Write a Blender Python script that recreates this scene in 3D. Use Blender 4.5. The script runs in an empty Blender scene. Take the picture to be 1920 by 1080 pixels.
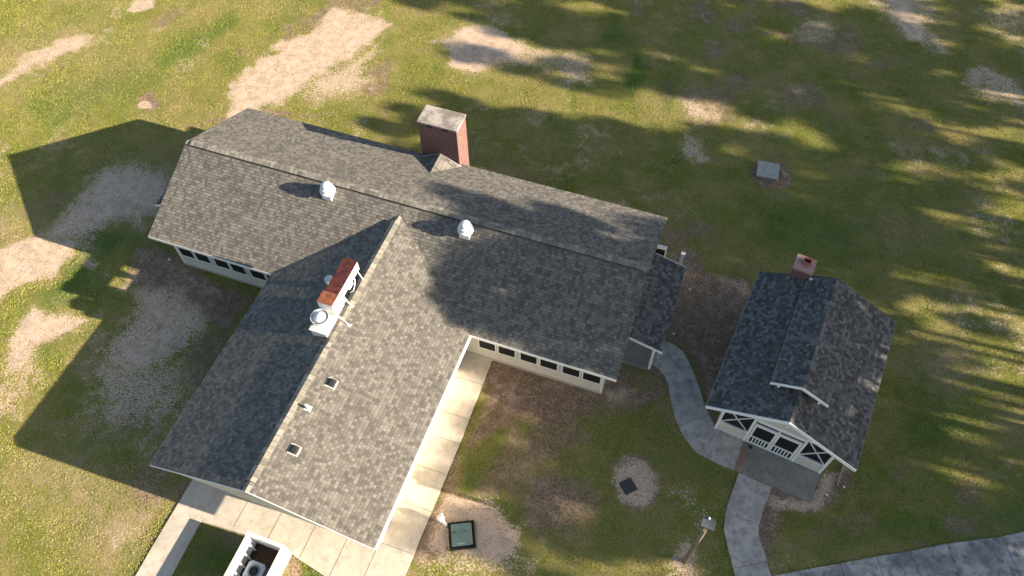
import bpy, bmesh, math, random
import numpy as np
from mathutils import Vector, Matrix
random.seed(7); rng = np.random.default_rng(11)
sc = bpy.context.scene
S = 1.27                                   # survey unit -> metres
# ------------------------------------------------------------------ camera
F_PX = 1440.1
RT = np.array([0.9416, 0.3365, -0.0116]); UP = np.array([-0.2741, 0.7862, 0.5538]); FW = np.array([-0.1955, 0.5183, -0.8326])
FW /= np.linalg.norm(FW); RT -= FW*(RT@FW); RT /= np.linalg.norm(RT); UP = np.cross(RT, FW)
CO = np.array([5.915, -5.009, 28.0])*S
cd = bpy.data.cameras.new('camera'); cam = bpy.data.objects.new('camera', cd); sc.collection.objects.link(cam)
cam.matrix_world = Matrix(((RT[0], UP[0], -FW[0], CO[0]), (RT[1], UP[1], -FW[1], CO[1]), (RT[2], UP[2], -FW[2], CO[2]), (0, 0, 0, 1)))
cd.sensor_width = 36; cd.lens = F_PX/1920*36; cd.clip_start = 0.5; cd.clip_end = 2000
sc.camera = cam
# ------------------------------------------------------------------ light
SUN = Vector((2.745, 0.146, 1.0)).normalized()
EL = math.asin(SUN.z); AZ = math.atan2(SUN.x, SUN.y)
sl = bpy.data.lights.new('sun', 'SUN'); sl.energy = 5.0; sl.angle = math.radians(0.45); sl.color = (1.0, 0.86, 0.68)
so = bpy.data.objects.new('sun', sl); sc.collection.objects.link(so)
so.rotation_mode = 'QUATERNION'; so.rotation_quaternion = SUN.to_track_quat('Z', 'Y'); so.location = (60, 0, 60)
w = bpy.data.worlds.new('World'); sc.world = w; w.use_nodes = True
wn = w.node_tree.nodes; bg = wn['Background']
sky = wn.new('ShaderNodeTexSky'); sky.sky_type = 'NISHITA'; sky.sun_disc = False
sky.sun_elevation = EL; sky.sun_rotation = AZ; sky.air_density = 1.0; sky.dust_density = 1.2
w.node_tree.links.new(sky.outputs[0], bg.inputs[0]); bg.inputs[1].default_value = 0.066
sc.view_settings.view_transform = 'Standard'; sc.view_settings.look = 'None'
sc.view_settings.exposure = 1.68; sc.view_settings.gamma = 1

# ------------------------------------------------------------------ helpers
def U(px, py, z=0.0):
    """ground point (metres) seen at a pixel of the 1920x1080 survey photo, at height z metres"""
    d = FW + (px-960)/F_PX*RT + (540-py)/F_PX*UP
    t = (z-CO[2])/d[2]; p = CO+t*d
    return (float(p[0]), float(p[1]), z)
def UP2(px, py, n, k):
    d = FW + (px-960)/F_PX*RT + (540-py)/F_PX*UP; n = np.array(n, float)
    p = CO+(k-CO@n)/(d@n)*d
    return tuple(float(q) for q in p)
MATS = {}
def mat(name, col, rough=0.8, metal=0.0, noise=None, bump=None, spec=0.3):
    """noise=(scale, amount, detail)  bump=(scale,strength)"""
    if name in MATS: return MATS[name]
    m = bpy.data.materials.new(name); m.use_nodes = True; nt = m.node_tree; N = nt.nodes; L = nt.links
    b = N['Principled BSDF']; b.inputs['Base Color'].default_value = (*col, 1); b.inputs['Roughness'].default_value = rough
    b.inputs['Metallic'].default_value = metal; b.inputs['Specular IOR Level'].default_value = spec
    g = N.new('ShaderNodeNewGeometry')
    if noise:
        n = N.new('ShaderNodeTexNoise'); n.inputs['Scale'].default_value = noise[0]; n.inputs['Detail'].default_value = 6
        n.inputs['Roughness'].default_value = 0.65; L.new(g.outputs['Position'], n.inputs['Vector'])
        r = N.new('ShaderNodeValToRGB'); a = noise[1]
        r.color_ramp.elements[0].position = 0.3; r.color_ramp.elements[1].position = 0.7
        r.color_ramp.elements[0].color = (*[max(0, c*(1-a)) for c in col], 1)
        r.color_ramp.elements[1].color = (*[min(1, c*(1+a)) for c in col], 1)
        L.new(n.outputs['Fac'], r.inputs['Fac']); L.new(r.outputs['Color'], b.inputs['Base Color'])
    if bump:
        n2 = N.new('ShaderNodeTexNoise'); n2.inputs['Scale'].default_value = bump[0]; n2.inputs['Detail'].default_value = 4
        L.new(g.outputs['Position'], n2.inputs['Vector'])
        bp = N.new('ShaderNodeBump'); bp.inputs['Strength'].default_value = bump[1]; bp.inputs['Distance'].default_value = 0.02
        L.new(n2.outputs['Fac'], bp.inputs['Height']); L.new(bp.outputs['Normal'], b.inputs['Normal'])
    MATS[name] = m; return m
def node_mat(name):
    m = bpy.data.materials.new(name); m.use_nodes = True; MATS[name] = m
    return m, m.node_tree.nodes, m.node_tree.links, m.node_tree.nodes['Principled BSDF']
def ramp(N, stops, interp='LINEAR'):
    r = N.new('ShaderNodeValToRGB'); r.color_ramp.interpolation = interp
    e = r.color_ramp.elements
    while len(e) < len(stops): e.new(0.5)
    for i, (p, c) in enumerate(stops): e[i].position = p; e[i].color = (*c, 1)
    return r
def mth(N, L, op, a, b=None, c=None):
    n = N.new('ShaderNodeMath'); n.operation = op
    for i, x in enumerate((a, b, c)):
        if x is None: continue
        if isinstance(x, (int, float)): n.inputs[i].default_value = x
        else: L.new(x, n.inputs[i])
    return n.outputs[0]

class MB:
    def __init__(s): s.v = []; s.f = []; s.uv = []; s.mi = []; s.sm = []
    def face(s, pts, uv=None, mi=0, smooth=False):
        i = len(s.v); s.v += [tuple(p) for p in pts]; s.f.append(list(range(i, i+len(pts))))
        s.uv.append(uv if uv else [(0, 0)]*len(pts)); s.mi.append(mi); s.sm.append(smooth)
    def hexa(s, p, mi=0):     # p: 8 points, bottom ccw 0-3, top ccw 4-7
        for q in ((3, 2, 1, 0), (4, 5, 6, 7), (0, 1, 5, 4), (1, 2, 6, 5), (2, 3, 7, 6), (3, 0, 4, 7)):
            s.face([p[i] for i in q], mi=mi)
        return s
    def box(s, x0, x1, y0, y1, z0, z1, mi=0, T=None):
        p = [(x0, y0, z0), (x1, y0, z0), (x1, y1, z0), (x0, y1, z0), (x0, y0, z1), (x1, y0, z1), (x1, y1, z1), (x0, y1, z1)]
        if T: p = [T(*q) for q in p]
        return s.hexa(p, mi)
    def bar(s, a, b, wd, ht, up=(0, 0, 1), mi=0):
        a = Vector(a); b = Vector(b); d = (b-a).normalized(); u = Vector(up); sd = d.cross(u).normalized(); u = sd.cross(d).normalized()
        sd *= wd/2; u *= ht/2
        p = [a-sd-u, b-sd-u, b+sd-u, a+sd-u, a-sd+u, b-sd+u, b+sd+u, a+sd+u]
        return s.hexa([tuple(q) for q in (p[0], p[3], p[2], p[1], p[4], p[7], p[6], p[5])], mi)
    def prism(s, poly, z0, z1, mi=0):
        a = sum(poly[i][0]*poly[(i+1) % len(poly)][1]-poly[(i+1) % len(poly)][0]*poly[i][1] for i in range(len(poly)))
        if a < 0: poly = poly[::-1]
        n = len(poly)
        s.face([(p[0], p[1], z1) for p in poly], mi=mi); s.face([(p[0], p[1], z0) for p in poly[::-1]], mi=mi)
        for i in range(n):
            p, q = poly[i], poly[(i+1) % n]
            s.face([(p[0], p[1], z0), (q[0], q[1], z0), (q[0], q[1], z1), (p[0], p[1], z1)], mi=mi)
        return s
    def lathe(s, c, prof, n=24, mi=0, smooth=True, axis=None):
        """prof: list of (r,z)"""
        ax = Vector(axis).normalized() if axis else Vector((0, 0, 1)); q = Vector((0, 0, 1)).rotation_difference(ax)
        ring = lambda r, z: [Vector(c)+q @ Vector((r*math.cos(2*math.pi*k/n), r*math.sin(2*math.pi*k/n), z)) for k in range(n)]
        R = [ring(r, z) for r, z in prof]
        for A, B in zip(R[:-1], R[1:]):
            for k in range(n):
                s.face([A[k], A[(k+1) % n], B[(k+1) % n], B[k]], mi=mi, smooth=smooth)
        if prof[-1][0] > 1e-4: s.face(R[-1], mi=mi)
        if prof[0][0] > 1e-4: s.face(R[0][::-1], mi=mi)
        return s
    def tube(s, pts, r, n=10, mi=0):
        pts = [Vector(p) for p in pts]; rs = r if isinstance(r, (list, tuple)) else [r]*len(pts); R = []
        for i, p in enumerate(pts):
            d = (pts[min(i+1, len(pts)-1)]-pts[max(i-1, 0)]).normalized()
            a = d.orthogonal().normalized() if i == 0 else (a-d*a.dot(d)).normalized()
            b = d.cross(a); R.append([p+rs[i]*(a*math.cos(2*math.pi*k/n)+b*math.sin(2*math.pi*k/n)) for k in range(n)])
        for A, B in zip(R[:-1], R[1:]):
            for k in range(n): s.face([A[k], A[(k+1) % n], B[(k+1) % n], B[k]], mi=mi, smooth=True)
        s.face(R[0][::-1], mi=mi); s.face(R[-1], mi=mi)
        return s
    def build(s, name, mats, parent=None, label=None, bevel=0):
        root = parent
        while root and root.parent: root = root.parent
        off = Vector(root.location) if root else Vector((0, 0, 0))
        if not root and len(s.v):
            arr = np.array([tuple(v) for v in s.v]); off = Vector((arr[:, 0].mean(), arr[:, 1].mean(), arr[:, 2].min()))
        me = bpy.data.meshes.new(name)
        me.from_pydata([tuple(Vector(v)-off) for v in s.v], [], s.f)
        uvl = me.uv_layers.new(name='UVMap')
        fl = [c for f in s.uv for q in f for c in q]; uvl.data.foreach_set('uv', fl)
        for m in (mats if isinstance(mats, (list, tuple)) else [mats]): me.materials.append(m)
        me.polygons.foreach_set('material_index', s.mi); me.polygons.foreach_set('use_smooth', s.sm)
        bm = bmesh.new(); bm.from_mesh(me); bmesh.ops.remove_doubles(bm, verts=bm.verts, dist=1e-5); bm.to_mesh(me); bm.free()
        me.update()
        o = bpy.data.objects.new(name, me); sc.collection.objects.link(o)
        if parent: o.parent = parent
        else: o.location = off
        if label: o['label'] = label
        if bevel:
            md = o.modifiers.new('bevel', 'BEVEL'); md.width = bevel; md.segments = 2; md.limit_method = 'ANGLE'
        return o
def build_split(mb, name, mats, parent=None, label=None, gap=.012):
    """one object per group of touching pieces"""
    par = list(range(len(mb.f))); bb = []
    for f in mb.f:
        p = np.array([tuple(mb.v[i]) for i in f]); bb.append((p.min(0)-gap/2, p.max(0)+gap/2))
    def find(a):
        while par[a] != a: par[a] = par[par[a]]; a = par[a]
        return a
    lo = np.array([b_[0] for b_ in bb]); hi = np.array([b_[1] for b_ in bb])
    for i in range(len(bb)):
        t = np.where(np.all((lo <= hi[i]) & (hi >= lo[i]), axis=1))[0]
        for j in t: par[find(j)] = find(i)
    gr = {}
    for i in range(len(bb)): gr.setdefault(find(i), []).append(i)
    out = []
    for g in gr.values():
        m = MB()
        for i in g: m.face([mb.v[k] for k in mb.f[i]], mb.uv[i], mb.mi[i], mb.sm[i])
        out.append(m.build(name, mats, parent, label))
    return out
def empty(name, loc, label, cat, group=None):
    o = bpy.data.objects.new(name, None); sc.collection.objects.link(o); o.location = loc; o['label'] = label; o['category'] = cat
    o.empty_display_size = 0.3
    if group: o['group'] = group
    return o
def tag(o, label, cat, group=None):
    o['label'] = label; o['category'] = cat
    if group: o['group'] = group
    return o
def copy_tree(o, parent=None):
    c = o.copy(); sc.collection.objects.link(c); c.parent = parent
    for ch in list(o.children): copy_tree(ch, c)
    return c

# ------------------------------------------------------------------ numpy noise and masks
_T = rng.random((256, 256))
def vnoise(x, y, sc_, seed=0):
    x = x/sc_+seed*17.3+1000; y = y/sc_+seed*9.7+1000
    xi = np.floor(x).astype(int); yi = np.floor(y).astype(int); fx = x-xi; fy = y-yi
    fx = fx*fx*(3-2*fx); fy = fy*fy*(3-2*fy)
    g = lambda a, b: _T[a % 256, b % 256]
    return (g(xi, yi)*(1-fx)+g(xi+1, yi)*fx)*(1-fy)+(g(xi, yi+1)*(1-fx)+g(xi+1, yi+1)*fx)*fy
def fbm(x, y, sc_, seed=0, o=4):
    a = 0; t = 0; k = 1.0
    for i in range(o): a = a+k*vnoise(x, y, sc_/2**i, seed+i); t += k; k *= .55
    return a/t
def sdist(x, y, poly):
    """signed distance, positive inside"""
    d = np.full(x.shape, 1e9); ins = np.zeros(x.shape, bool); n = len(poly)
    for i in range(n):
        x0, y0 = poly[i][:2]; x1, y1 = poly[(i+1) % n][:2]
        dx, dy = x1-x0, y1-y0; t = np.clip(((x-x0)*dx+(y-y0)*dy)/(dx*dx+dy*dy+1e-12), 0, 1)
        d = np.minimum(d, np.hypot(x-x0-t*dx, y-y0-t*dy))
        c = ((y0 > y) != (y1 > y)); 
        with np.errstate(divide='ignore', invalid='ignore'):
            c &= x < (x1-x0)*(y-y0)/(y1-y0+1e-12)+x0
        ins ^= c
    return np.where(ins, d, -d)
def P(*q): return [U(a, b)[:2] for a, b in q]
# kind, strength, softness(m), outline in survey pixels.  kinds: s pale sand, b brown soil / dead thatch, g lush green, y straw
BLOBS = [
 ('s', 1.0, .8, [(430, 215), (436, 165), (480, 125), (520, 95), (585, 50), (640, 18), (700, 25), (715, 60), (690, 92), (640, 125), (580, 168), (520, 200), (470, 220)]),
 ('s', .62, 1.2, [(560, 165), (690, 90), (735, 60), (715, 130), (680, 190), (600, 200)]),
 ('s', 1.0, .7, [(832, 70), (880, 52), (950, 62), (975, 95), (960, 122), (890, 136), (852, 112)]),
 ('s', .55, .9, [(790, 62), (840, 50), (1010, 75), (1110, 110), (1100, 165), (1060, 170), (1010, 125), (900, 150)]),
 ('s', .85, .7, [(-30, 150), (40, 112), (115, 76), (190, 60), (160, 96), (60, 130), (-30, 175)]),
 ('s', .5, .9, [(150, 80), (230, 45), (215, 80), (130, 110)]),
 ('s', .9, .4, [(235, 18), (258, -6), (292, -4), (286, 16), (248, 26)]),
 ('s', .95, .22, [(256, 196), (266, 188), (280, 190), (278, 202), (262, 206)]),
 ('b', .8, .5, [(250, 180), (285, 165), (300, 195), (270, 212)]),
 ('s', .8, 1.5, [(60, 445), (100, 395), (150, 340), (215, 300), (285, 300), (330, 330), (300, 400), (262, 440), (225, 420), (180, 440), (150, 470), (110, 460)]),
 ('s', 1.0, .7, [(-30, 470), (40, 440), (90, 440), (140, 460), (128, 480), (75, 510), (40, 545), (-30, 600)]),
 ('s', .95, .5, [(30, 640), (75, 568), (95, 590), (160, 605), (140, 630), (70, 650), (40, 690), (5, 700)]),
 ('s', .75, .5, [(150, 478), (195, 490), (185, 505), (158, 500)]),
 ('s', .6, .5, [(215, 500), (275, 512), (262, 525), (225, 560), (208, 545), (240, 520)]),
 ('s', .5, .9, [(-20, 700), (60, 640), (100, 640), (75, 730), (20, 790), (-20, 800)]),
 ('s', .75, 1.4, [(250, 520), (330, 540), (400, 600), (380, 650), (310, 690), (260, 720), (190, 700), (180, 640), (240, 590)]),
 ('s', .6, 2.0, [(140, 680), (260, 640), (350, 680), (380, 740), (330, 850), (240, 830), (110, 810), (130, 760)]),
 ('b', .75, .9, [(290, 460), (340, 480), (420, 520), (490, 555), (450, 620), (360, 600), (280, 560), (240, 500)]),
 ('s', .5, .4, [(330, 500), (420, 540), (440, 560), (400, 560), (340, 530)]),
 ('b', .95, .35, [(395, 550), (420, 540), (430, 560), (410, 575), (385, 565)]),
 ('b', .8, .6, [(640, 210), (360, 235), (420, 215), (440, 200), (470, 205)]),
 ('y', .8, 1.5, [(60, 870), (140, 850), (250, 900), (330, 930), (280, 1010), (230, 1080), (160, 1010), (90, 930)]),
 ('s', .45, .8, [(200, 960), (260, 950), (300, 950), (260, 1010), (220, 1060), (180, 1000)]),
 ('y', .8, 1.5, [(-30, 380), (40, 390), (60, 430), (20, 470), (-40, 480)]),
 ('y', .7, 2.0, [(0, 100), (150, 40), (200, 60), (60, 140), (0, 170)]),
 ('b', .74, 1.0, [(880, 640), (1000, 660), (1130, 690), (1165, 700), (1235, 700), (1250, 740), (1190, 780), (1100, 790), (960, 800), (900, 790)]),
 ('b', .6, .5, [(900, 760), (960, 770), (950, 800), (890, 870), (870, 850)]),
 ('s', .5, .35, [(1135, 742), (1170, 712), (1200, 720), (1160, 770), (1130, 765)]),
 ('s', .45, .6, [(930, 700), (985, 710), (1000, 760), (940, 760), (900, 800), (880, 790)]),
 ('s', .95, .6, [(820, 960), (860, 925), (905, 940), (950, 965), (985, 1000), (970, 1045), (920, 1065), (860, 1050), (825, 1030), (800, 1010)]),
 ('s', .5, .9, [(790, 1000), (850, 920), (950, 940), (1010, 1000), (1000, 1080), (930, 1100), (800, 1100), (770, 1060)]),
 ('b', .7, .5, [(790, 960), (830, 940), (860, 930), (850, 980), (840, 1050), (790, 1060), (765, 1050)]),
 ('b', .6, .8, [(850, 850), (875, 820), (890, 870), (860, 940), (820, 950)]),
 ('s', .66, .4, [(1142, 878), (1168, 856), (1205, 862), (1232, 888), (1236, 925), (1220, 962), (1190, 968), (1160, 948), (1138, 905)]),
 ('b', .7, .4, [(1132, 880), (1162, 848), (1210, 856), (1240, 895), (1236, 955), (1185, 975), (1148, 935)]),
 ('s', .75, .5, [(1258, 1030), (1290, 1005), (1312, 1020), (1322, 1050), (1318, 1095), (1255, 1095)]),
 ('s', .4, .7, [(1230, 960), (1290, 900), (1340, 950), (1350, 1010), (1280, 1000)]),
 ('b', .85, .7, [(1235, 480), (1290, 470), (1330, 510), (1400, 530), (1390, 600), (1380, 700), (1350, 790), (1300, 720), (1250, 650)]),
 ('s', .5, .4, [(1320, 500), (1380, 520), (1410, 530), (1395, 560), (1350, 530)]),
 ('s', .45, .3, [(1290, 640), (1310, 665), (1340, 700), (1330, 730), (1310, 700)]),
 ('s', .8, .35, [(1545, 885), (1590, 870), (1575, 900), (1545, 960), (1500, 965), (1450, 955), (1440, 930), (1500, 940), (1530, 935)]),
 ('b', .8, .5, [(1530, 890), (1590, 870), (1600, 900), (1580, 940), (1540, 970), (1450, 960), (1432, 920)]),
 ('b', .8, .6, [(1440, 930), (1490, 950), (1500, 985), (1480, 1030), (1455, 1075), (1440, 1050), (1425, 990)]),
 ('s', .45, .3, [(1375, 860), (1390, 880), (1375, 890), (1340, 875)]),
 ('s', .5, .4, [(1290, 690), (1260, 740), (1275, 800), (1300, 830), (1270, 820), (1255, 760)]),
 ('s', 1.0, .4, [(1655, -10), (1690, -10), (1710, 20), (1735, 50), (1730, 80), (1705, 75), (1680, 30)]),
 ('s', .55, .9, [(1620, -10), (1740, -10), (1760, 60), (1800, 110), (1760, 110), (1700, 80), (1640, 40)]),
 ('s', .62, .9, [(1800, 150), (1860, 125), (1930, 160), (1950, 240), (1900, 200), (1840, 175)]),
 ('s', .5, .9, [(1480, 40), (1550, 30), (1570, 55), (1520, 85), (1495, 70)]),
 ('s', .5, 1.2, [(1830, 10), (1940, 10), (1940, 120), (1850, 60)]),
 ('s', .62, .8, [(1270, 185), (1310, 170), (1355, 195), (1365, 230), (1320, 240), (1285, 225)]),
 ('s', .6, .8, [(1255, 270), (1290, 240), (1330, 255), (1335, 300), (1290, 310), (1260, 300)]),
 ('b', .6, 1.0, [(1340, 130), (1410, 120), (1420, 160), (1370, 180)]),
 ('b', .55, 1.0, [(1430, 160), (1520, 150), (1550, 200), (1470, 215)]),
 ('s', .4, .8, [(1060, 230), (1140, 225), (1170, 260), (1120, 290), (1060, 270)]),
 ('b', .9, .35, [(1405, 310), (1425, 298), (1465, 305), (1478, 330), (1470, 352), (1430, 355), (1408, 335)]),
 ('s', .75, .2, [(1459, 315), (1475, 328), (1468, 336), (1458, 328)]),
 ('s', .5, .6, [(1740, 275), (1800, 280), (1790, 320), (1745, 305)]),
 ('s', .5, .5, [(1850, 670), (1900, 680), (1900, 715), (1860, 700)]),
 ('s', .45, .5, [(1830, 560), (1880, 565), (1870, 590), (1835, 580)]),
 ('s', .6, .3, [(1680, 605), (1715, 615), (1722, 630), (1690, 625)]),
 ('y', .8, 1.0, [(1740, 650), (1830, 640), (1850, 700), (1780, 720), (1740, 690)]),
 ('s', .35, 1.0, [(1880, 760), (1950, 740), (1950, 1000), (1900, 950)]),
 ('b', .5, 1.0, [(1600, 930), (1660, 920), (1650, 980), (1600, 1010)]),
 ('b', .5, 1.0, [(720, 290), (800, 280), (960, 300), (1060, 340), (1000, 350), (880, 320)]),
 ('s', .4, .6, [(880, 250), (1000, 270), (1010, 290), (900, 275)]),
 ('g', .8, .8, [(280, 130), (330, 80), (420, 20), (440, 30), (370, 90), (290, 150)]),
 ('g', .6, 1.5, [(60, 200), (250, 120), (240, 180), (100, 240)]),
 ('g', .9, .5, [(145, 430), (190, 425), (235, 455), (200, 480), (150, 465)]),
 ('g', .8, .7, [(100, 540), (160, 470), (200, 500), (180, 570), (110, 600)]),
 ('g', .8, .3, [(868, 910), (885, 860), (895, 890), (880, 925)]),
 ('g', .9, .3, [(1190, 90), (1215, 130), (1180, 190), (1195, 225), (1170, 150)]),
 ('g', .9, .4, [(1245, 130), (1265, 170), (1255, 210), (1240, 180)]),
 ('g', .8, .7, [(1080, 100), (1110, 60), (1140, 30), (1190, 100), (1150, 90)]),
 ('g', .6, 1.2, [(1400, 380), (1520, 380), (1640, 420), (1600, 480), (1450, 450)]),
 ('g', .6, 1.0, [(1690, 760), (1780, 740), (1800, 830), (1700, 850)]),
 ('g', .8, .7, [(1550, 1040), (1700, 990), (1850, 970), (1930, 960), (1920, 990), (1700, 1020), (1560, 1050)]),
 ('g', .7, .6, [(370, 985), (440, 1000), (430, 1060), (360, 1080), (330, 1078)]),
 ('g', .8, .4, [(560, 1050), (640, 1075), (640, 1100), (560, 1100)]),
 ('b', .8, .3, [(540, 1050), (562, 1045), (560, 1090), (530, 1090)]),
 ('g', .6, .6, [(1290, 830), (1370, 880), (1375, 920), (1340, 900), (1270, 850)]),
 ('b', .7, 1.8, [(940, 830), (1100, 880), (1130, 1000), (1020, 1040), (970, 960)]),
 ('s', .42, .8, [(960, 820), (1010, 850), (1040, 880), (990, 900), (950, 850)]),
]
BP = [(k, a, s_, P(*q)) for k, a, s_, q in BLOBS]
def masks(x, y):
    M = {k: np.zeros(x.shape) for k in 'sbgy'}
    ox = (fbm(x, y, 2.2, 3, 5)-.5)*3.2; oy = (fbm(x, y, 2.2, 8, 5)-.5)*2.6
    for k, a, s_, q in BP:
        wf = min(1, max(.3, (s_-.3)/.4)); wx = x+ox*wf; wy = y+oy*wf
        qa = np.array(q); m = s_*1.5
        sel = (wx > qa[:, 0].min()-m) & (wx < qa[:, 0].max()+m) & (wy > qa[:, 1].min()-m) & (wy < qa[:, 1].max()+m)
        if not sel.any(): continue
        d = sdist(wx[sel], wy[sel], q); f = np.clip(.5+d/(2.6*s_), 0, 1); f = f*f*(3-2*f)
        M[k][sel] = np.maximum(M[k][sel], a*f)
    n_ = fbm(x, y, 5.5, 60, 3); s2 = fbm(x, y, 1.3, 70, 4); n3_ = fbm(x, y, 7, 90, 3)
    c01 = lambda a: np.clip(a, 0, 1)
    M['s'] = np.maximum(M['s'], .38*c01((n_-.50)/.12)*c01((s2-.47)/.15))
    M['b'] = np.maximum(M['b'], .52*c01((n3_-.50)/.12)*c01((fbm(x, y, 1.6, 75, 4)-.45)/.15))
    rd = 1-np.abs(fbm(x, y, 4.5, 80, 3)-.5)*2; M['g'] = np.maximum(M['g'], .30*c01((rd-.92)/.07)*c01((fbm(x, y, 6, 84, 2)-.42)/.1))
    return M

# ------------------------------------------------------------------ ground
def fine(a, b, st, lo, hi):
    c = np.arange(a, b+1e-6, st)
    return np.concatenate([lo, c, hi])
far = np.array([2, 5, 10, 20, 40, 80, 160, 300.])
gx = fine(-48, 30, .2, -48-far[::-1], 30+far); gy = fine(-10, 58, .2, -10-far[::-1], 58+far)
GX, GY = np.meshgrid(gx, gy); X = GX.ravel(); Y = GY.ravel()
M = masks(X, Y)
inn = (X > -47) & (X < 29) & (Y > -9) & (Y < 57)
Z = np.where(inn, (fbm(X, Y, .9, 21, 4)-.5)*.05, 0.)-.012
nx, ny = len(gx), len(gy)
co = np.stack([X, Y, Z], 1).astype(np.float32)
I = np.arange(nx*ny).reshape(ny, nx)
q = np.stack([I[:-1, :-1], I[:-1, 1:], I[1:, 1:], I[1:, :-1]], -1).reshape(-1, 4)
def np_mesh(name, co, faces, k):
    me = bpy.data.meshes.new(name); n = len(faces)
    me.vertices.add(len(co)); me.vertices.foreach_set('co', co.astype(np.float32).ravel())
    me.loops.add(n*k); me.loops.foreach_set('vertex_index', faces.astype(np.int32).ravel())
    me.polygons.add(n); me.polygons.foreach_set('loop_start', np.arange(0, n*k, k, dtype=np.int32))
    me.polygons.foreach_set('loop_total', np.full(n, k, dtype=np.int32)); me.update(calc_edges=True)
    return me
def fattr(me, name, a):
    at = me.attributes.new(name, 'FLOAT', 'POINT'); at.data.foreach_set('value', a.astype(np.float32))
gme = np_mesh('ground', co, q, 4); gme.polygons.foreach_set('use_smooth', np.ones(len(q), bool))
for k, n in (('s', 'sand'), ('b', 'soil'), ('g', 'lush'), ('y', 'straw')): fattr(gme, n, M[k])
ground = bpy.data.objects.new('ground', gme); sc.collection.objects.link(ground); ground['kind'] = 'structure'

# colours shared by ground and grass
C_GREEN = (0.17, 0.18, 0.035); C_OLIVE = (0.26, 0.22, 0.075); C_LUSH = (0.085, 0.145, 0.026); C_STRAW = (0.36, 0.28, 0.16)
C_SAND = (0.60, 0.45, 0.335); C_SOIL = (0.235, 0.16, 0.11)
gm, N, L, B = node_mat('lawn_ground'); B.inputs['Roughness'].default_value = .95; B.inputs['Specular IOR Level'].default_value = .1
geo = N.new('ShaderNodeNewGeometry')
def noise(N, L, vec, s, det=5, ro=.6):
    n = N.new('ShaderNodeTexNoise'); n.inputs['Scale'].default_value = s; n.inputs['Detail'].default_value = det; n.inputs['Roughness'].default_value = ro
    L.new(vec, n.inputs['Vector']); return n.outputs['Fac']
def attr(N, name):
    a = N.new('ShaderNodeAttribute'); a.attribute_name = name; return a.outputs['Fac']
def mix(N, L, f, a, b):
    m = N.new('ShaderNodeMix'); m.data_type = 'RGBA'
    if isinstance(f, (int, float)): m.inputs[0].default_value = f
    else: L.new(f, m.inputs[0])
    for i, x in ((6, a), (7, b)):
        if isinstance(x, tuple): m.inputs[i].default_value = (*x, 1)
        else: L.new(x, m.inputs[i])
    return m.outputs[2]
def sstep(N, L, v, a, b):
    r = N.new('ShaderNodeMapRange'); r.interpolation_type = 'SMOOTHSTEP'; r.inputs[1].default_value = a; r.inputs[2].default_value = b
    L.new(v, r.inputs[0]); return r.outputs[0]
pos = geo.outputs['Position']
n1 = noise(N, L, pos, .35, 4); n2 = noise(N, L, pos, 1.7, 5, .65); n3 = noise(N, L, pos, 9, 6, .7); n4 = noise(N, L, pos, 28, 4, .7)
base = mix(N, L, sstep(N, L, n1, .38, .62), C_GREEN, C_OLIVE)
base = mix(N, L, mth(N, L, 'MULTIPLY', sstep(N, L, n2, .48, .72), .55), base, (0.30, 0.235, 0.125))
base = mix(N, L, attr(N, 'lush'), base, C_LUSH)
base = mix(N, L, mth(N, L, 'MULTIPLY', attr(N, 'straw'), sstep(N, L, n2, .3, .6)), base, C_STRAW)
base = mix(N, L, mth(N, L, 'MULTIPLY', sstep(N, L, n3, .42, .62), .45), base, (0.05, 0.052, 0.02))
soilc = mix(N, L, sstep(N, L, n2, .4, .65), C_SOIL, (0.36, 0.265, 0.19))
soilc = mix(N, L, sstep(N, L, n3, .45, .6), soilc, (0.13, 0.088, 0.065))
sf = mth(N, L, 'ADD', attr(N, 'soil'), mth(N, L, 'MULTIPLY', mth(N, L, 'SUBTRACT', n3, .5), 1.3))
base = mix(N, L, sstep(N, L, sf, .3, .62), base, soilc)
sandc = mix(N, L, sstep(N, L, n2, .35, .7), C_SAND, (0.46, 0.345, 0.245))
sandc = mix(N, L, mth(N, L, 'MULTIPLY', sstep(N, L, n4, .58, .64), .6), sandc, (0.13, 0.09, 0.055))
sandc = mix(N, L, mth(N, L, 'MULTIPLY', mth(N, L, 'MULTIPLY', sstep(N, L, noise(N, L, pos, 13, 3, .55), .58, .63), sstep(N, L, n2, .38, .55)), .8), sandc, (0.10, 0.068, 0.042))
sandc = mix(N, L, mth(N, L, 'MULTIPLY', sstep(N, L, noise(N, L, pos, 5, 8, .75), .56, .64), .6), sandc, (0.16, 0.11, 0.065))
ss = mth(N, L, 'ADD', mth(N, L, 'ADD', attr(N, 'sand'), mth(N, L, 'MULTIPLY', mth(N, L, 'SUBTRACT', n3, .5), 2.0)), mth(N, L, 'MULTIPLY', mth(N, L, 'SUBTRACT', n2, .5), .9))
base = mix(N, L, sstep(N, L, ss, .40, .62), base, sandc)
L.new(base, B.inputs['Base Color'])
bp = N.new('ShaderNodeBump'); bp.inputs['Strength'].default_value = .6; bp.inputs['Distance'].default_value = .05
L.new(mth(N, L, 'ADD', n3, mth(N, L, 'MULTIPLY', n4, .4)), bp.inputs['Height']); L.new(bp.outputs[0], B.inputs['Normal'])
gme.materials.append(gm)

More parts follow.
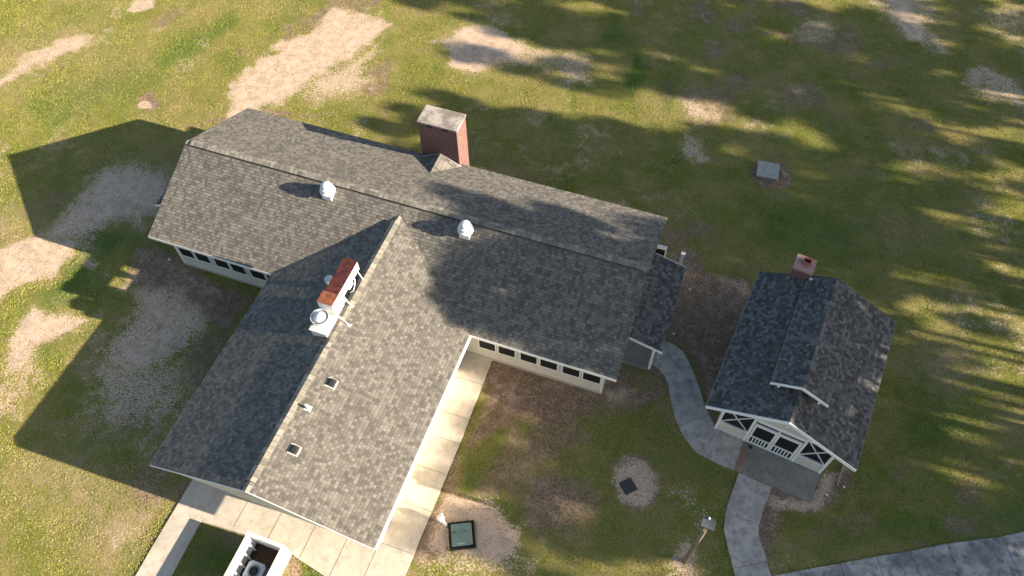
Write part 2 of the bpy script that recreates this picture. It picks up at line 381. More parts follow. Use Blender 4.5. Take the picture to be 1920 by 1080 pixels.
# ------------------------------------------------------------------ paths
cm, N, L, B = node_mat('concrete'); B.inputs['Roughness'].default_value = .9; B.inputs['Specular IOR Level'].default_value = .2
pos = N.new('ShaderNodeNewGeometry').outputs['Position']
a = noise(N, L, pos, .5, 6, .65); b2 = noise(N, L, pos, 3, 7, .7); c2 = noise(N, L, pos, 25, 5, .7)
col = mix(N, L, sstep(N, L, a, .35, .65), (0.56, 0.50, 0.41), (0.45, 0.405, 0.34))
col = mix(N, L, mth(N, L, 'MULTIPLY', sstep(N, L, b2, .45, .7), .45), col, (0.30, 0.235, 0.165))
col = mix(N, L, mth(N, L, 'MULTIPLY', sstep(N, L, c2, .5, .7), .22), col, (0.16, 0.145, 0.12))
L.new(col, B.inputs['Base Color']); CONC = cm
def conc_variant(name, c0, c1, c3, amt=.8):
    cm, N, L, B = node_mat(name); B.inputs['Roughness'].default_value = .85; B.inputs['Specular IOR Level'].default_value = .25
    pos = N.new('ShaderNodeNewGeometry').outputs['Position']
    a = noise(N, L, pos, .8, 6, .7); b2 = noise(N, L, pos, 2.2, 8, .75); c2 = noise(N, L, pos, 30, 4, .7)
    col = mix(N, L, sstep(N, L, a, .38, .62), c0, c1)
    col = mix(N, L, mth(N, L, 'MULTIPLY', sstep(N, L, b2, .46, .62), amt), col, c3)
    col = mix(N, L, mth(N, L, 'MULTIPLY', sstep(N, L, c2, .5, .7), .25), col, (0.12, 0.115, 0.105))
    if name == 'patio_concrete':      # red clay washed across the slab
        A_ = Vector(U(1398, 824)); D_ = Vector(U(1381, 886))-A_; l2 = D_.length; D_.normalize(); Nn = Vector((-D_.y, D_.x, 0))
        def dot_(v_, off):
            n_ = N.new('ShaderNodeVectorMath'); n_.operation = 'DOT_PRODUCT'; L.new(pos, n_.inputs[0]); n_.inputs[1].default_value = v_; return mth(N, L, 'SUBTRACT', n_.outputs['Value'], off)
        ac = mth(N, L, 'ABSOLUTE', mth(N, L, 'ADD', dot_(Nn, A_.dot(Nn)), mth(N, L, 'MULTIPLY', mth(N, L, 'SUBTRACT', noise(N, L, pos, 1.3, 3), .5), 1.3)))
        wdn = mth(N, L, 'ADD', ac, mth(N, L, 'MULTIPLY', mth(N, L, 'SUBTRACT', noise(N, L, pos, 7, 6, .75), .5), .45))
        al = mth(N, L, 'ABSOLUTE', dot_(D_, A_.dot(D_)+l2*.5))
        f = mth(N, L, 'MULTIPLY', sstep(N, L, mth(N, L, 'MULTIPLY', wdn, -1), -.26, -.0), sstep(N, L, mth(N, L, 'MULTIPLY', al, -1), -(l2*.5+.3), -(l2*.5-.1)))
        col = mix(N, L, mth(N, L, 'MULTIPLY', f, .7), col, (.30, .13, .07))
    L.new(col, B.inputs['Base Color']); return cm
CPATH = conc_variant('path_concrete', (0.50, 0.455, 0.40), (0.38, 0.345, 0.30), (0.23, 0.21, 0.19), .7)
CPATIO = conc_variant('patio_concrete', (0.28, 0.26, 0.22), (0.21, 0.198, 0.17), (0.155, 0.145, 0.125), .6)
CROAD = conc_variant('road_concrete', (0.46, 0.43, 0.39), (0.24, 0.228, 0.215), (0.14, 0.138, 0.135), .85)
JOINT = mat('joint', (0.06, 0.05, 0.04), .95)
RUST = mat('clay_stain', (0.27, 0.10, 0.045), .95, noise=(6, .4, 4))
PATHPOLY = []
def slab(name, poly, m, h=.05, joints=(), extra=0.0):
    PATHPOLY.append(poly)
    b = MB().prism(poly, -.08, h, 0)
    for p_, q_ in joints:
        b.bar((*p_, h+.001), (*q_, h+.001), .014, .008, mi=1)
    o = b.build(name, [m, JOINT]); o['kind'] = 'structure'; return o
def w2(x, y): return (x*S, y*S)
XR = -1.35   # wing right wall (survey units)
# sidewalk beside the wing
swo = P((925, 672), (896, 745), (868, 819), (820, 935), (770, 1055), (700, 1220))
swi = [w2(-1.45, 8.85), ]
side = [w2(XR-.1, 8.85)] + swo + [w2(XR-.1, -3.5)]
jl = []
for k, (px, py) in enumerate([(905, 722), (880, 787), (862, 833), (836, 890), (810, 960), (776, 1040)]):
    x, y = U(px, py)[:2]; jl.append(((x, y), (XR*S, y-.02)))
slab('sidewalk', side, CONC, joints=jl)
patio = [w2(XR-.12, 1.0)] + [w2(XR-.12, -1.45)] + P((555, 1045), (531, 1023), (457, 1002), (377, 978)) + P((322, 1080), (290, 1150), (200, 1150), (256, 1078), (284, 1029), (363, 897)) + [w2(-8.2, 1.3)]
jj = [((x*S, .6*S), (x*S-.02, y_*S)) for x, y_ in ((-6.7, -.78), (-5.3, -.85), (-3.9, -.95), (-2.6, -1.2))]
PA = U(300, 1005)[:2]; PB = U(356, 1020)[:2]
slab('patio', patio, CONC, h=.046, joints=jj)
# covered slab under the porch extension and winding path
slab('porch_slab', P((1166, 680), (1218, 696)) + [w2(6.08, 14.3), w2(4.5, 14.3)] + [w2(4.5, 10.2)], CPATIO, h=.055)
cpl = P((1221, 683), (1236, 692), (1247, 706), (1253, 723), (1256, 745), (1262, 770), (1270, 795), (1280, 816), (1303, 847), (1337, 866), (1374, 881))
cpr = P((1395, 826), (1341, 801), (1328, 775), (1318, 752), (1311, 728), (1303, 706), (1293, 682), (1280, 660), (1265, 647), (1249, 640))
slab('path', cpl + cpr + [w2(6.12, 11.6)], CPATH, h=.045,
     joints=[(U(1253, 723)[:2], U(1309, 714)[:2]), (U(1272, 800)[:2], U(1330, 778)[:2]), (U(1318, 856)[:2], U(1345, 803)[:2])])
slab('path', P((1385, 887), (1368, 935), (1360, 962), (1357, 993), (1366, 1032), (1378, 1080), (1395, 1140), (1470, 1130), (1443, 1073), (1433, 1037), (1423, 1010), (1422, 986), (1431, 957), (1447, 913)), CPATH, h=.042,
     joints=[(U(1360, 960)[:2], U(1421, 984)[:2]), (U(1374, 1066)[:2], U(1438, 1054)[:2])])
apron = P((1374, 881), (1395, 826), (1415, 824), (1538, 885), (1521, 944), (1385, 886))
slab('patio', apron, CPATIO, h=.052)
roadp = P((1440, 1082), (1500, 1070), (1575, 1057), (1643, 1044), (1704, 1034), (1775, 1020), (1870, 1008), (1925, 996), (2100, 965), (2300, 1300), (1500, 1400), (1430, 1100))
ROADJ = [((1575, 1057), (1590, 1110)), ((1643, 1044), (1665, 1110)), ((1704, 1034), (1740, 1110)), ((1775, 1020), (1808, 1110)), ((1878, 1007), (1925, 1110)), ((1508, 1069), (1520, 1110))]
slab('road', roadp, CROAD, h=.05, joints=[(U(*a_)[:2], U(*b_)[:2]) for a_, b_ in ROADJ])

# ------------------------------------------------------------------ shingles
EXPO = .165
def shingle_mat(name, stops, tone=1.0):
    m, N, L, B = node_mat(name); B.inputs['Roughness'].default_value = .95; B.inputs['Specular IOR Level'].default_value = .15
    uv = N.new('ShaderNodeUVMap'); sep = N.new('ShaderNodeSeparateXYZ'); L.new(uv.outputs[0], sep.inputs[0])
    u, v = sep.outputs[0], sep.outputs[1]
    row = mth(N, L, 'FLOOR', mth(N, L, 'ADD', mth(N, L, 'DIVIDE', v, EXPO), .004))
    wr = N.new('ShaderNodeTexWhiteNoise'); wr.noise_dimensions = '1D'; L.new(row, wr.inputs['W'])
    def cells(wd, seed):
        q_ = mth(N, L, 'FLOOR', mth(N, L, 'ADD', mth(N, L, 'DIVIDE', u, wd), mth(N, L, 'MULTIPLY', wr.outputs[0], 7.31)))
        c = N.new('ShaderNodeCombineXYZ'); L.new(q_, c.inputs[0]); L.new(row, c.inputs[1]); c.inputs[2].default_value = seed
        wn_ = N.new('ShaderNodeTexWhiteNoise'); wn_.noise_dimensions = '3D'; L.new(c.outputs[0], wn_.inputs['Vector']); return wn_.outputs[0]
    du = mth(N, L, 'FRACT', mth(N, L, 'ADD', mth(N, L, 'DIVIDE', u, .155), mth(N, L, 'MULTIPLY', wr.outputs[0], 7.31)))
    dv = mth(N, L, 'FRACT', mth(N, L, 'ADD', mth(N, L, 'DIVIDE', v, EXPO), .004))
    h = mth(N, L, 'ADD', mth(N, L, 'MULTIPLY', cells(.155, 1.5), .72), mth(N, L, 'MULTIPLY', cells(.31, 4.5), .28))
    g = N.new('ShaderNodeNewGeometry').outputs['Position']
    h = mth(N, L, 'ADD', h, mth(N, L, 'MULTIPLY', mth(N, L, 'SUBTRACT', noise(N, L, g, .5, 4), .5), .10))
    h = mth(N, L, 'ADD', h, mth(N, L, 'MULTIPLY', mth(N, L, 'SUBTRACT', noise(N, L, g, 60, 2), .5), .25))
    r = ramp(N, [(p, tuple(c*tone for c in cc)) for p, cc in stops]); L.new(h, r.inputs[0])
    e_ = mth(N, L, 'MAXIMUM', mth(N, L, 'LESS_THAN', du, .11), mth(N, L, 'GREATER_THAN', dv, .84))  # tab joints, plus a shadow line painted below each course butt
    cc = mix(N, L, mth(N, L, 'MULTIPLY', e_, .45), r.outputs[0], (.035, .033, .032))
    L.new(cc, B.inputs['Base Color']); return m
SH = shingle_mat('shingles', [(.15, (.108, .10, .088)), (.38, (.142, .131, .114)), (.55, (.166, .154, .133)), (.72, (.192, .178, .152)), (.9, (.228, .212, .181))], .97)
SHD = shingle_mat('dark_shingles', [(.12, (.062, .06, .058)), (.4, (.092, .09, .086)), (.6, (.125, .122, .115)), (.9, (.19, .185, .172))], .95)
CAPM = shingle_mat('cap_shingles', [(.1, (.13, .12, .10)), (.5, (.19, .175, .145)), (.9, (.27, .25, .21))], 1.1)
WHITE = mat('white_paint', (.78, .77, .74), .5, noise=(3, .06, 4))
BEIGE = mat('beige_siding', (.58, .54, .455), .7, noise=(2, .08, 4))
BLACK = mat('screen', (.012, .012, .013), .6)
DARKV = mat('black_metal', (.02, .02, .02), .5)
SILV = mat('galvanised_metal', (.62, .63, .64), .38, .35, noise=(8, .12, 4))
LEAD = mat('flashing', (.33, .31, .28), .6, noise=(5, .2, 4))

def slope(P0, Uv, Ln, Vv, Sl, t=.014, deck=.07, u0=0.0, v0=0):
    """course by course shingle slope. P0 eave corner, Uv along eave, Vv up the slope (unit)"""
    P0 = Vector(P0); Uv = Vector(Uv).normalized(); Vv = Vector(Vv).normalized(); n = Uv.cross(Vv).normalized()
    if n.z < 0: n = -n
    b = MB(); k = int(math.ceil(Sl/EXPO))
    pt = lambda u, v, h: tuple(P0+Uv*u+Vv*v+n*h)
    def quad(u0_, u1_, va, ha, vb, hb, uva, uvb):
        pts = [pt(u0_, va, ha), pt(u1_, va, ha), pt(u1_, vb, hb), pt(u0_, vb, hb)]
        uvs = [(u0_+u0, uva), (u1_+u0, uva), (u1_+u0, uvb), (u0_+u0, uvb)]
        if (Vector(pts[1])-Vector(pts[0])).cross(Vector(pts[2])-Vector(pts[1])).dot(n) < 0: pts.reverse(); uvs.reverse()
        b.face(pts, uvs)
    for i in range(k):
        va, vb = i*EXPO, min((i+1)*EXPO, Sl); A = (i+v0)*EXPO
        quad(0, Ln, va, t, vb, 0, A+.002, A+(vb-va)-.002)
        pts = [pt(0, va, 0), pt(Ln, va, 0), pt(Ln, va, t), pt(0, va, t)]; b.face(pts, [(u0, A+.002), (Ln+u0, A+.002), (Ln+u0, A+.003), (u0, A+.003)])
    # deck under the courses
    c = [pt(0, 0, -deck), pt(Ln, 0, -deck), pt(Ln, Sl, -deck), pt(0, Sl, -deck), pt(0, 0, -.002), pt(Ln, 0, -.002), pt(Ln, Sl, -.002), pt(0, Sl, -.002)]
    b.hexa(c)
    return b
def merge(*bs):
    r = MB()
    for b in bs: r.v_off = len(r.v); off = len(r.v); r.v += b.v; r.f += [[i+off for i in f] for f in b.f]; r.uv += b.uv; r.mi += b.mi; r.sm += b.sm
    return r

# survey dimensions -> metres
_xl = U(278, 875, 2.645*S)[0]/S
x0, x1, yf, yr, yb, zr, ze = [q*S for q in (-15.31, 4.942, 8.246, 12.254, 16.31, 4.311, 2.62)]
sl_m = (zr-ze)/(yr-yf); zb = zr-sl_m*(yb-yr)
xl, xr, xR, ye, zw = [q*S for q in (_xl, -5.128, -.846, -.254, 4.078)]
yw = 8.823*S; xw0, xw1 = -14.973*S, 4.43*S; xwr = -1.40*S; xwl = xl+.6*S*1.0
ym = yf+(zw-ze)/sl_m
slR = (zw-ze)/(xR-xr); slL = (zw-2.645*S)/(xr-xl)

house = empty('house', (-6, 12, 0), 'long beige house with grey-brown shingle roof, a wing and a brick chimney', 'house')
rm = merge(slope((x0, yf, ze), (1, 0, 0), x1-x0, (0, 1, sl_m), math.hypot(yr-yf, zr-ze)),
           slope((x0, yb, zb), (1, 0, 0), x1-x0, (0, -1, sl_m), math.hypot(yb-yr, zr-zb), u0=50))
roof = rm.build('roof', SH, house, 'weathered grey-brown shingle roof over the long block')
# the wing slopes run on under the main roof as far as the ridge intersection
cut = []
zeL = 2.645*S; slL = (zw-zeL)/(xr-xl)
def wing_slope(side):
    """courses clipped at the valley with the main front slope"""
    b = MB(); t = .020 if side < 0 else .012
    xe, slp, sg = (xR, slR, -1) if side > 0 else (xl, slL, 1)
    z0_ = ze if side > 0 else zeL; dz0 = z0_-ze
    run = abs(xr-xe); Sl = math.hypot(run, zw-z0_); k = int(math.ceil(Sl/EXPO)); cs = run/Sl; sn = (zw-z0_)/Sl
    nrm = Vector((-sg*sn, 0, cs))
    for i in range(k):
        va, vb = i*EXPO, min((i+1)*EXPO, Sl)
        def p(y, v, h):
            q_ = Vector((xe+sg*v*cs, y, z0_+v*sn))+nrm*h; return tuple(q_)
        ya = yf+(va*sn+dz0)/sl_m+.10; yb_ = yf+(vb*sn+dz0)/sl_m+.10
        pts = [p(ye, va, t), p(ya, va, t), p(yb_, vb, 0), p(ye, vb, 0)]; A = i*EXPO
        uvs = [(ye, A+.002), (ya, A+.002), (yb_, A+(vb-va)-.002), (ye, A+(vb-va)-.002)]
        if side < 0: pts.reverse(); uvs.reverse()
        b.face(pts, uvs)
        b.face([p(ye, va, 0), p(ya, va, 0), p(ya, va, t), p(ye, va, t)], [(ye, A+.002), (ya, A+.002), (ya, A+.003), (ye, A+.003)])
    d = .07
    q0 = lambda x, y, z: (x, y, z)
    yv = lambda z: yf+(z-ze)/sl_m
    b.hexa([q0(xe, ye, z0_-d), q0(xr, ye, zw-d), q0(xr, ym, zw-d), q0(xe, yf, z0_-d), q0(xe, ye, z0_-.003), q0(xr, ye, zw-.003), q0(xr, ym, zw-.003), q0(xe, yf, z0_-.003)])
    return b
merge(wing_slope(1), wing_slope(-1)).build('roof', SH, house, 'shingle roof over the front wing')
# porch extension roof (low shed slope falling to the right)
ex0, ex1, ey0, ey1, ez0, ez1 = [q*S for q in (4.62, 6.24, 10.16, 14.33, 2.71, 2.2)]
rn = math.hypot(ex1-ex0, ez0-ez1)
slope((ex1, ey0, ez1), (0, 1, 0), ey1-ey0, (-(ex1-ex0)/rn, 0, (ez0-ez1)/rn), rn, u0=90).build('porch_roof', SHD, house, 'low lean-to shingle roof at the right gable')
# small hood over the left gable door
hx = -16.55*S; hs = slope((hx, 10.15*S, 2.0*S), (0, 1, 0), 1.9*S, (.9, 0, .42), 1.6, u0=20)
hs.build('door_hood', SHD, house, 'small shingle hood over the left gable door')
# fascia, gutters, rake boards
tr = MB()
tr.box(x0, xl, yf-.03, yf-.004, ze-.20, ze-.02); tr.box(xR, x1, yf-.03, yf-.004, ze-.20, ze-.0)
tr.box(x0, x1, yb+.004, yb+.03, zb-.2, zb-.02)
for xx in (x0+.03, x1-.055):
    for a_, b_ in (((yf, ze), (yr, zr)), ((yr, zr), (yb, zb))):
        tr.hexa([(xx, a_[0], a_[1]-.2), (xx+.024, a_[0], a_[1]-.2), (xx+.024, b_[0], b_[1]-.2), (xx, b_[0], b_[1]-.2), (xx, a_[0], a_[1]-.08), (xx+.024, a_[0], a_[1]-.08), (xx+.024, b_[0], b_[1]-.08), (xx, b_[0], b_[1]-.08)])
tr.box(xR+.004, xR+.10, ye, yf-.04, ze-.13, ze-.015)                       # wing gutter right
tr.box(xl-.03, xl-.004, ye, yf-.04, zeL-.16, zeL-.03)
for a_, b_ in (((xl, zeL), (xr, zw)), ((xr, zw), (xR, ze))):
    yy = ye-.028
    tr.hexa([(a_[0], yy, a_[1]-.16), (b_[0], yy, b_[1]-.16), (b_[0], yy+.024, b_[1]-.16), (a_[0], yy+.024, a_[1]-.16), (a_[0], yy, a_[1]-.02), (b_[0], yy, b_[1]-.02), (b_[0], yy+.024, b_[1]-.02), (a_[0], yy+.024, a_[1]-.02)])
tr.box(ex1-.05, ex1-.02, ey0, ey1, ez1-.2, ez1-.085)
for yy in (ey0-.03, ey1+.004):
    tr.hexa([(ex0+.4, yy, ez0-.30), (ex1+.03, yy, ez1-.16), (ex1+.03, yy+.026, ez1-.16), (ex0+.4, yy+.026, ez0-.30), (ex0+.4, yy, ez0-.12), (ex1+.03, yy, ez1+.02), (ex1+.03, yy+.026, ez1+.02), (ex0+.4, yy+.026, ez0-.12)])
tr.hexa([(hx-.03, 10.15*S-.03, 2.0*S-.16), (hx+1.4, 10.15*S-.03, 2.0*S+.49), (hx+1.4, 10.15*S-.004, 2.0*S+.49), (hx-.03, 10.15*S-.004, 2.0*S-.16), (hx-.03, 10.15*S-.03, 2.0*S), (hx+1.4, 10.15*S-.03, 2.0*S+.64), (hx+1.4, 10.15*S-.004, 2.0*S+.64), (hx-.03, 10.15*S-.004, 2.0*S)])
build_split(tr, 'fascia', WHITE, house, 'white eave and rake boards')
# soffits
so_ = MB(); so_.box(x0+.02, xl-.1, yf, yw, ze-.215, ze-.2); so_.box(xR+.12, x1-.02, yf, yw, ze-.215, ze-.2); so_.box(xwr, xR, ye+.9, yf+.3, ze-.145, ze-.132); so_.box(xl, xwl, ye+.9, yf+.3, ze-.175, ze-.162)
so_.box(x0+.02, x1-.02, yb-.55, yb, zb-.215, zb-.2)
build_split(so_, 'soffit', WHITE, house)
# walls
wl = MB(); zt = ze-.22; yB = yb-.6
gp = lambda xx, a, bb: None
wl.box(xw0, xw1, yw, yw+.12, -.05, zt); wl.box(xw0, xw1, yB-.12, yB, -.05, zb-.22)
for xx in (xw0, xw1-.12):
    for (ya, yb2) in ((yw+.12, yr), (yr, yB-.12)):
        za = zr-sl_m*abs(ya-yr)-.12; zb2 = zr-sl_m*abs(yb2-yr)-.12
        wl.hexa([(xx, ya, -.05), (xx+.12, ya, -.05), (xx+.12, yb2, -.05), (xx, yb2, -.05), (xx, ya, za), (xx+.12, ya, za), (xx+.12, yb2, zb2), (xx, yb2, zb2)])
yE = ye+.95
wl.box(xwr-.12, xwr, yE+.12, yw, -.05, ze-.16); wl.box(xwl, xwl+.12, yE+.12, yw, -.05, ze-.19); wl.box(xwl, xwr, yE, yE+.12, -.05, ze-.1)
wl.build('wall', BEIGE, house, 'cream painted wall')
g_ = MB(); yg = ye+.08                                                     # overhanging gable panel of the wing
zl_ = ze-.10; xa = xl+.5; xb = xR-.5
za = zeL+slL*(xa-xl)-.09; zb_ = ze+slR*(xR-xb)-.09
for yy0, yy1 in ((yg, yg+.1),):
    F1 = [(xa, yy0, zl_), (xb, yy0, zl_), (xb, yy0, zb_), (xr, yy0, zw-.09), (xa, yy0, za)]
    F2 = [(p_[0], yy1, p_[2]) for p_ in F1]
    g_.face(F1); g_.face(F2[::-1])
    for i in range(5): g_.face([F1[i], F2[i], F2[(i+1) % 5], F1[(i+1) % 5]])
g_.box(xa, xb, yg+.1, yE, zl_, zl_+.03)
g_.build('gable_panel', BEIGE, house, 'cream gable end over the wing patio')
co_ = MB(); 
for xx in (xw0-.03, xw1-.09): co_.box(xx, xx+.12, yw-.025, yw-.002, -.05, zt)
co_.box(xw1+.002, xw1+.025, yw-.025, yw+.1, -.05, zt); co_.box(xw0-.027, xw0-.002, yw-.02, yw+.1, -.05, zt)
build_split(co_, 'corner_board', WHITE, house)
fd = MB(); fd.box(xw0-.01, xwl, yw-.05, yw-.003, -.05, .10); fd.box(xwr, xw1+.01, yw-.05, yw-.003, -.05, .10); build_split(fd, 'plinth', mat('plinth', (.42, .38, .30), .9), house)
# windows
def window(xa, xb, za, zb):
    f = MB(); t = .05; y0_ = yw-.045; y1_ = yw-.004
    f.box(xa, xa+t, y0_, y1_, za, zb); f.box(xb-t, xb, y0_, y1_, za, zb)
    f.box(xa+t, xb-t, y0_, y1_, za, za+t); f.box(xa+t, xb-t, y0_, y1_, zb-t, zb)
    fo = f.build('window', WHITE, house)
    s_ = MB(); s_.box(xa+t, xb-t, y0_+.02, y1_, za+t, zb-t)
    n = 9
    for i in range(1, n):
        z = za+t+(zb-za-2*t)*i/n; s_.box(xa+t, xb-t, y0_+.012, y0_+.0195, z, z+.02)
    s_.build('screen', BLACK, fo)
zs, zh = .78*S-.03, 2.1*S
for k in range(3):
    a_ = (-.79+1.76*k)*S
    window(a_, a_+.76*S, zs, zh); window(a_+.83*S, a_+1.60*S, zs, zh)
for k in range(3):
    a_ = (-14.83+1.78*k)*S
    window(a_, a_+.76*S, zs, zh); window(a_+.82*S, a_+1.58*S, zs, zh)
bs = MB()                                                               # bluish panels between window pairs
for a_ in (-.79+1.60, -.79+1.76+1.60): bs.box(a_*S+.015, (a_+.16)*S-.015, yw-.02, yw-.003, zs, zh)
for a_ in (-14.83+1.58, -14.83+1.78+1.58): bs.box(a_*S+.015, (a_+.2)*S-.015, yw-.02, yw-.003, zs, zh)
build_split(bs, 'window_panel', mat('panel_paint', (.45, .47, .47), .6), house)
# ridge vents
rv = MB()
def capline(b, A, Bp, half, drop, seg=.30, h=.05):
    A = Vector(A); Bp = Vector(Bp); d = (Bp-A); Ln = d.length; d.normalize(); sd = Vector((-d.y, d.x, 0)); n = int(Ln/seg)
    for i in range(n):
        a_ = A+d*(i*Ln/n); b_ = A+d*((i+1)*Ln/n-.004); up = Vector((0, 0, h)); up2 = Vector((0, 0, h-.012))
        for s_ in (1, -1):
            o = sd*half*s_; dr = Vector((0, 0, -drop*half)); u_ = i*.17+(5 if s_ > 0 else 0)
            v_ = [a_+up, b_+up2, b_+o+dr+up2, a_+o+dr+up]; uv = [(u_+.01, .01), (u_+.16, .01), (u_+.16, .1), (u_+.01, .1)]
            w_ = [q_-Vector((0, 0, .018)) for q_ in v_]
            if s_ > 0: v_.reverse(); w_.reverse()
            v_ = v_[::-1]; w_ = w_[::-1]
            b.face(v_, uv); b.face(w_[::-1], uv)
            for j in range(4): b.face([v_[j], w_[j], w_[(j+1) % 4], v_[(j+1) % 4]], uv)
rc = MB(); capline(rc, (x0+.35, yr, zr), (x1-.35, yr, zr), .20, sl_m, h=.115); rc.build('ridge_vent', CAPM, house, 'raised shingle-capped vent along the main ridge')
rk = MB(); rk.box(x0+.37, x1-.37, yr-.19, yr+.19, zr-.14, zr+.0); build_split(rk, 'vent_shadow_strip', BLACK, house)  # black strip added to draw the shadow line under the raised cap
rc = MB(); capline(rc, (x0, yr, zr), (x0+.34, yr, zr), .15, sl_m, h=.03); capline(rc, (x1-.34, yr, zr), (x1, yr, zr), .15, sl_m, h=.03)
wv = [(ye+.0, .35), (ye+.35, 5.45*S), (5.5*S, 7.1*S), (7.1*S, ym-.25), (ym-.25, ym+.05)]
yv1, yv2, yv3 = 5.35*S, 7.2*S, ym-.35
capline(rc, (xr, ye, zw), (xr, ye+.4, zw), .16, slR, h=.03); capline(rc, (xr, yv1, zw), (xr, yv2, zw), .16, slR, h=.03); capline(rc, (xr, yv3, zw), (xr, ym+.05, zw), .16, slR, h=.03)
build_split(rc, 'ridge_cap', CAPM, house)
rc = MB(); capline(rc, (xr, ye+.42, zw), (xr, yv1-.02, zw), .22, slR, h=.10); capline(rc, (xr, yv2+.02, zw), (xr, yv3-.02, zw), .22, slR, h=.10)
build_split(rc, 'ridge_vent', CAPM, house, 'raised vent along the wing ridge')
rk = MB(); rk.box(xr-.16, xr+.16, ye+.44, yv1-.04, zw-.06, zw+.012); rk.box(xr-.16, xr+.16, yv2+.04, yv3-.04, zw-.06, zw+.012); build_split(rk, 'vent_shadow_strip', BLACK, house)
# brick chimney
def brick_mat(name, c1, c2, mortar, dirx=False):
    m, N, L, B = node_mat(name); B.inputs['Roughness'].default_value = .9; B.inputs['Specular IOR Level'].default_value = .15
    g = N.new('ShaderNodeNewGeometry'); sp = N.new('ShaderNodeSeparateXYZ'); L.new(g.outputs['Position'], sp.inputs[0])
    nn = N.new('ShaderNodeSeparateXYZ'); L.new(g.outputs['Normal'], nn.inputs[0])
    f = mth(N, L, 'GREATER_THAN', mth(N, L, 'ABSOLUTE', nn.outputs[0]), .7)
    fz = mth(N, L, 'GREATER_THAN', mth(N, L, 'ABSOLUTE', nn.outputs[2]), .7)
    hx_ = mth(N, L, 'ADD', mth(N, L, 'MULTIPLY', sp.outputs[1], f), mth(N, L, 'MULTIPLY', sp.outputs[0], mth(N, L, 'SUBTRACT', 1, f)))
    vz = mth(N, L, 'ADD', mth(N, L, 'MULTIPLY', sp.outputs[1], fz), mth(N, L, 'MULTIPLY', sp.outputs[2], mth(N, L, 'SUBTRACT', 1, fz)))
    c = N.new('ShaderNodeCombineXYZ'); L.new(hx_, c.inputs[0]); L.new(vz, c.inputs[1])
    br = N.new('ShaderNodeTexBrick'); L.new(c.outputs[0], br.inputs['Vector']); br.inputs['Color1'].default_value = (*c1, 1); br.inputs['Color2'].default_value = (*c2, 1); br.inputs['Mortar'].default_value = (*mortar, 1)
    br.inputs['Scale'].default_value = 1; br.inputs['Brick Width'].default_value = .21; br.inputs['Row Height'].default_value = .085; br.inputs['Mortar Size'].default_value = .011; br.inputs['Mortar Smooth'].default_value = .1
    nz = noise(N, L, g.outputs['Position'], 1.6, 7, .7)
    L.new(mix(N, L, mth(N, L, 'MULTIPLY', sstep(N, L, nz, .55, .75), .35), br.outputs['Color'], (.30, .22, .19)), B.inputs['Base Color'])
    return m
BR = brick_mat('red_brick', (.15, .045, .036), (.09, .032, .028), (.28, .22, .20))
BR2 = brick_mat('pale_red_brick', (.20, .06, .045), (.13, .045, .035), (.28, .23, .20))
cx0, cx1, cy0, cy1, cz = [q*S for q in (-6.172, -4.352, 16.03, 17.083, 4.9)]
c = MB(); c.box(cx0+.03, cx1-.03, cy0+.03, cy1-.03, -.05, cz-.12)
chim = c.build('chimney', BR, house, 'broad red brick chimney behind the long roof')
c = MB(); c.box(cx0-.015, cx1+.015, cy0-.015, cy1+.015, cz-.12, cz)
m, N, L, B = node_mat('cap_concrete'); B.inputs['Roughness'].default_value = .9; pos = N.new('ShaderNodeNewGeometry').outputs['Position']
cc_ = mix(N, L, sstep(N, L, noise(N, L, pos, 1.5, 8, .75), .42, .6), (.20, .17, .145), (.42, .375, .33)); cc_ = mix(N, L, sstep(N, L, noise(N, L, pos, 12, 5, .7), .5, .7), cc_, (.14, .12, .10)); L.new(cc_, B.inputs['Base Color'])
c.build('chimney_cap', m, chim, bevel=.012)
c = MB()
for a_ in (.22, .62):
    xa_ = cx0+(cx1-cx0)*a_-.04; c.box(xa_, xa_+.42, cy0+.012, cy0+.05, cz-.26, cz-.125)
build_split(c, 'flue_vent', BLACK, chim)
# cricket behind the chimney
tip = Vector((-5.244*S, 14.87*S, 0)); tip.z = zr-sl_m*(tip.y-yr)+.02
pk = Vector((-5.244*S, cy0+.03, tip.z+.03)); la = Vector((cx0-.05, cy0+.03, zr-sl_m*(cy0+.03-yr)+.02)); ra = Vector((cx1+.05, cy0+.03, la.z))
c = MB()
c.face([tip, pk, la], [(0, 0), (1.4, 0), (1.4, 1)]); c.face([tip, ra, pk], [(0, 2), (1.4, 3), (1.4, 2)]); c.face([la, pk, ra]); c.face([tip, la, ra])
c.build('cricket', SH, house, 'small shingle saddle in front of the brick chimney')
c = MB(); c.bar(ra+Vector((0, -.03, .03)), pk+Vector((0, -.03, .03)), .08, .03); c.bar(la+Vector((0, -.03, .03)), pk+Vector((0, -.03, .03)), .08, .03)
c.build('flashing', LEAD, house)
# gravity ventilators on the front slope
def ventilator(px, py, lab):
    bx, by, bz = UP2(px, py, (0, -sl_m, 1), ze-sl_m*yf)
    by += .22; bz = ze+sl_m*(by-yf)
    b = MB(); h = .26; b.box(bx-h, bx+h, by-h, by+h, bz-.25, bz+.22)
    v = b.build('roof_ventilator', WHITE, house, lab)
    b = MB(); b.box(bx-h-.07, bx+h+.07, by-h-.07, by+h+.07, bz-.2, bz-.16); 
    z = bz+.22
    b = MB(); b.lathe((bx, by, z), [(.25, 0), (.26, .06), (.40, .10), (.41, .13), (.41, .19), (.38, .22), (.27, .24), (.27, .28), (.35, .30), (.35, .38), (.30, .44), (.22, .45), (.22, .49), (.27, .51), (.27, .57), (.22, .64), (.14, .69), (.0, .72)], 28)
    b.build('vent_cowl', mat('white_enamel', (.62, .63, .63), .4), v)
ventilator(614, 374, 'white domed ventilator left of the wing ridge'); ventilator(871, 447, 'white domed ventilator right of the wing ridge')
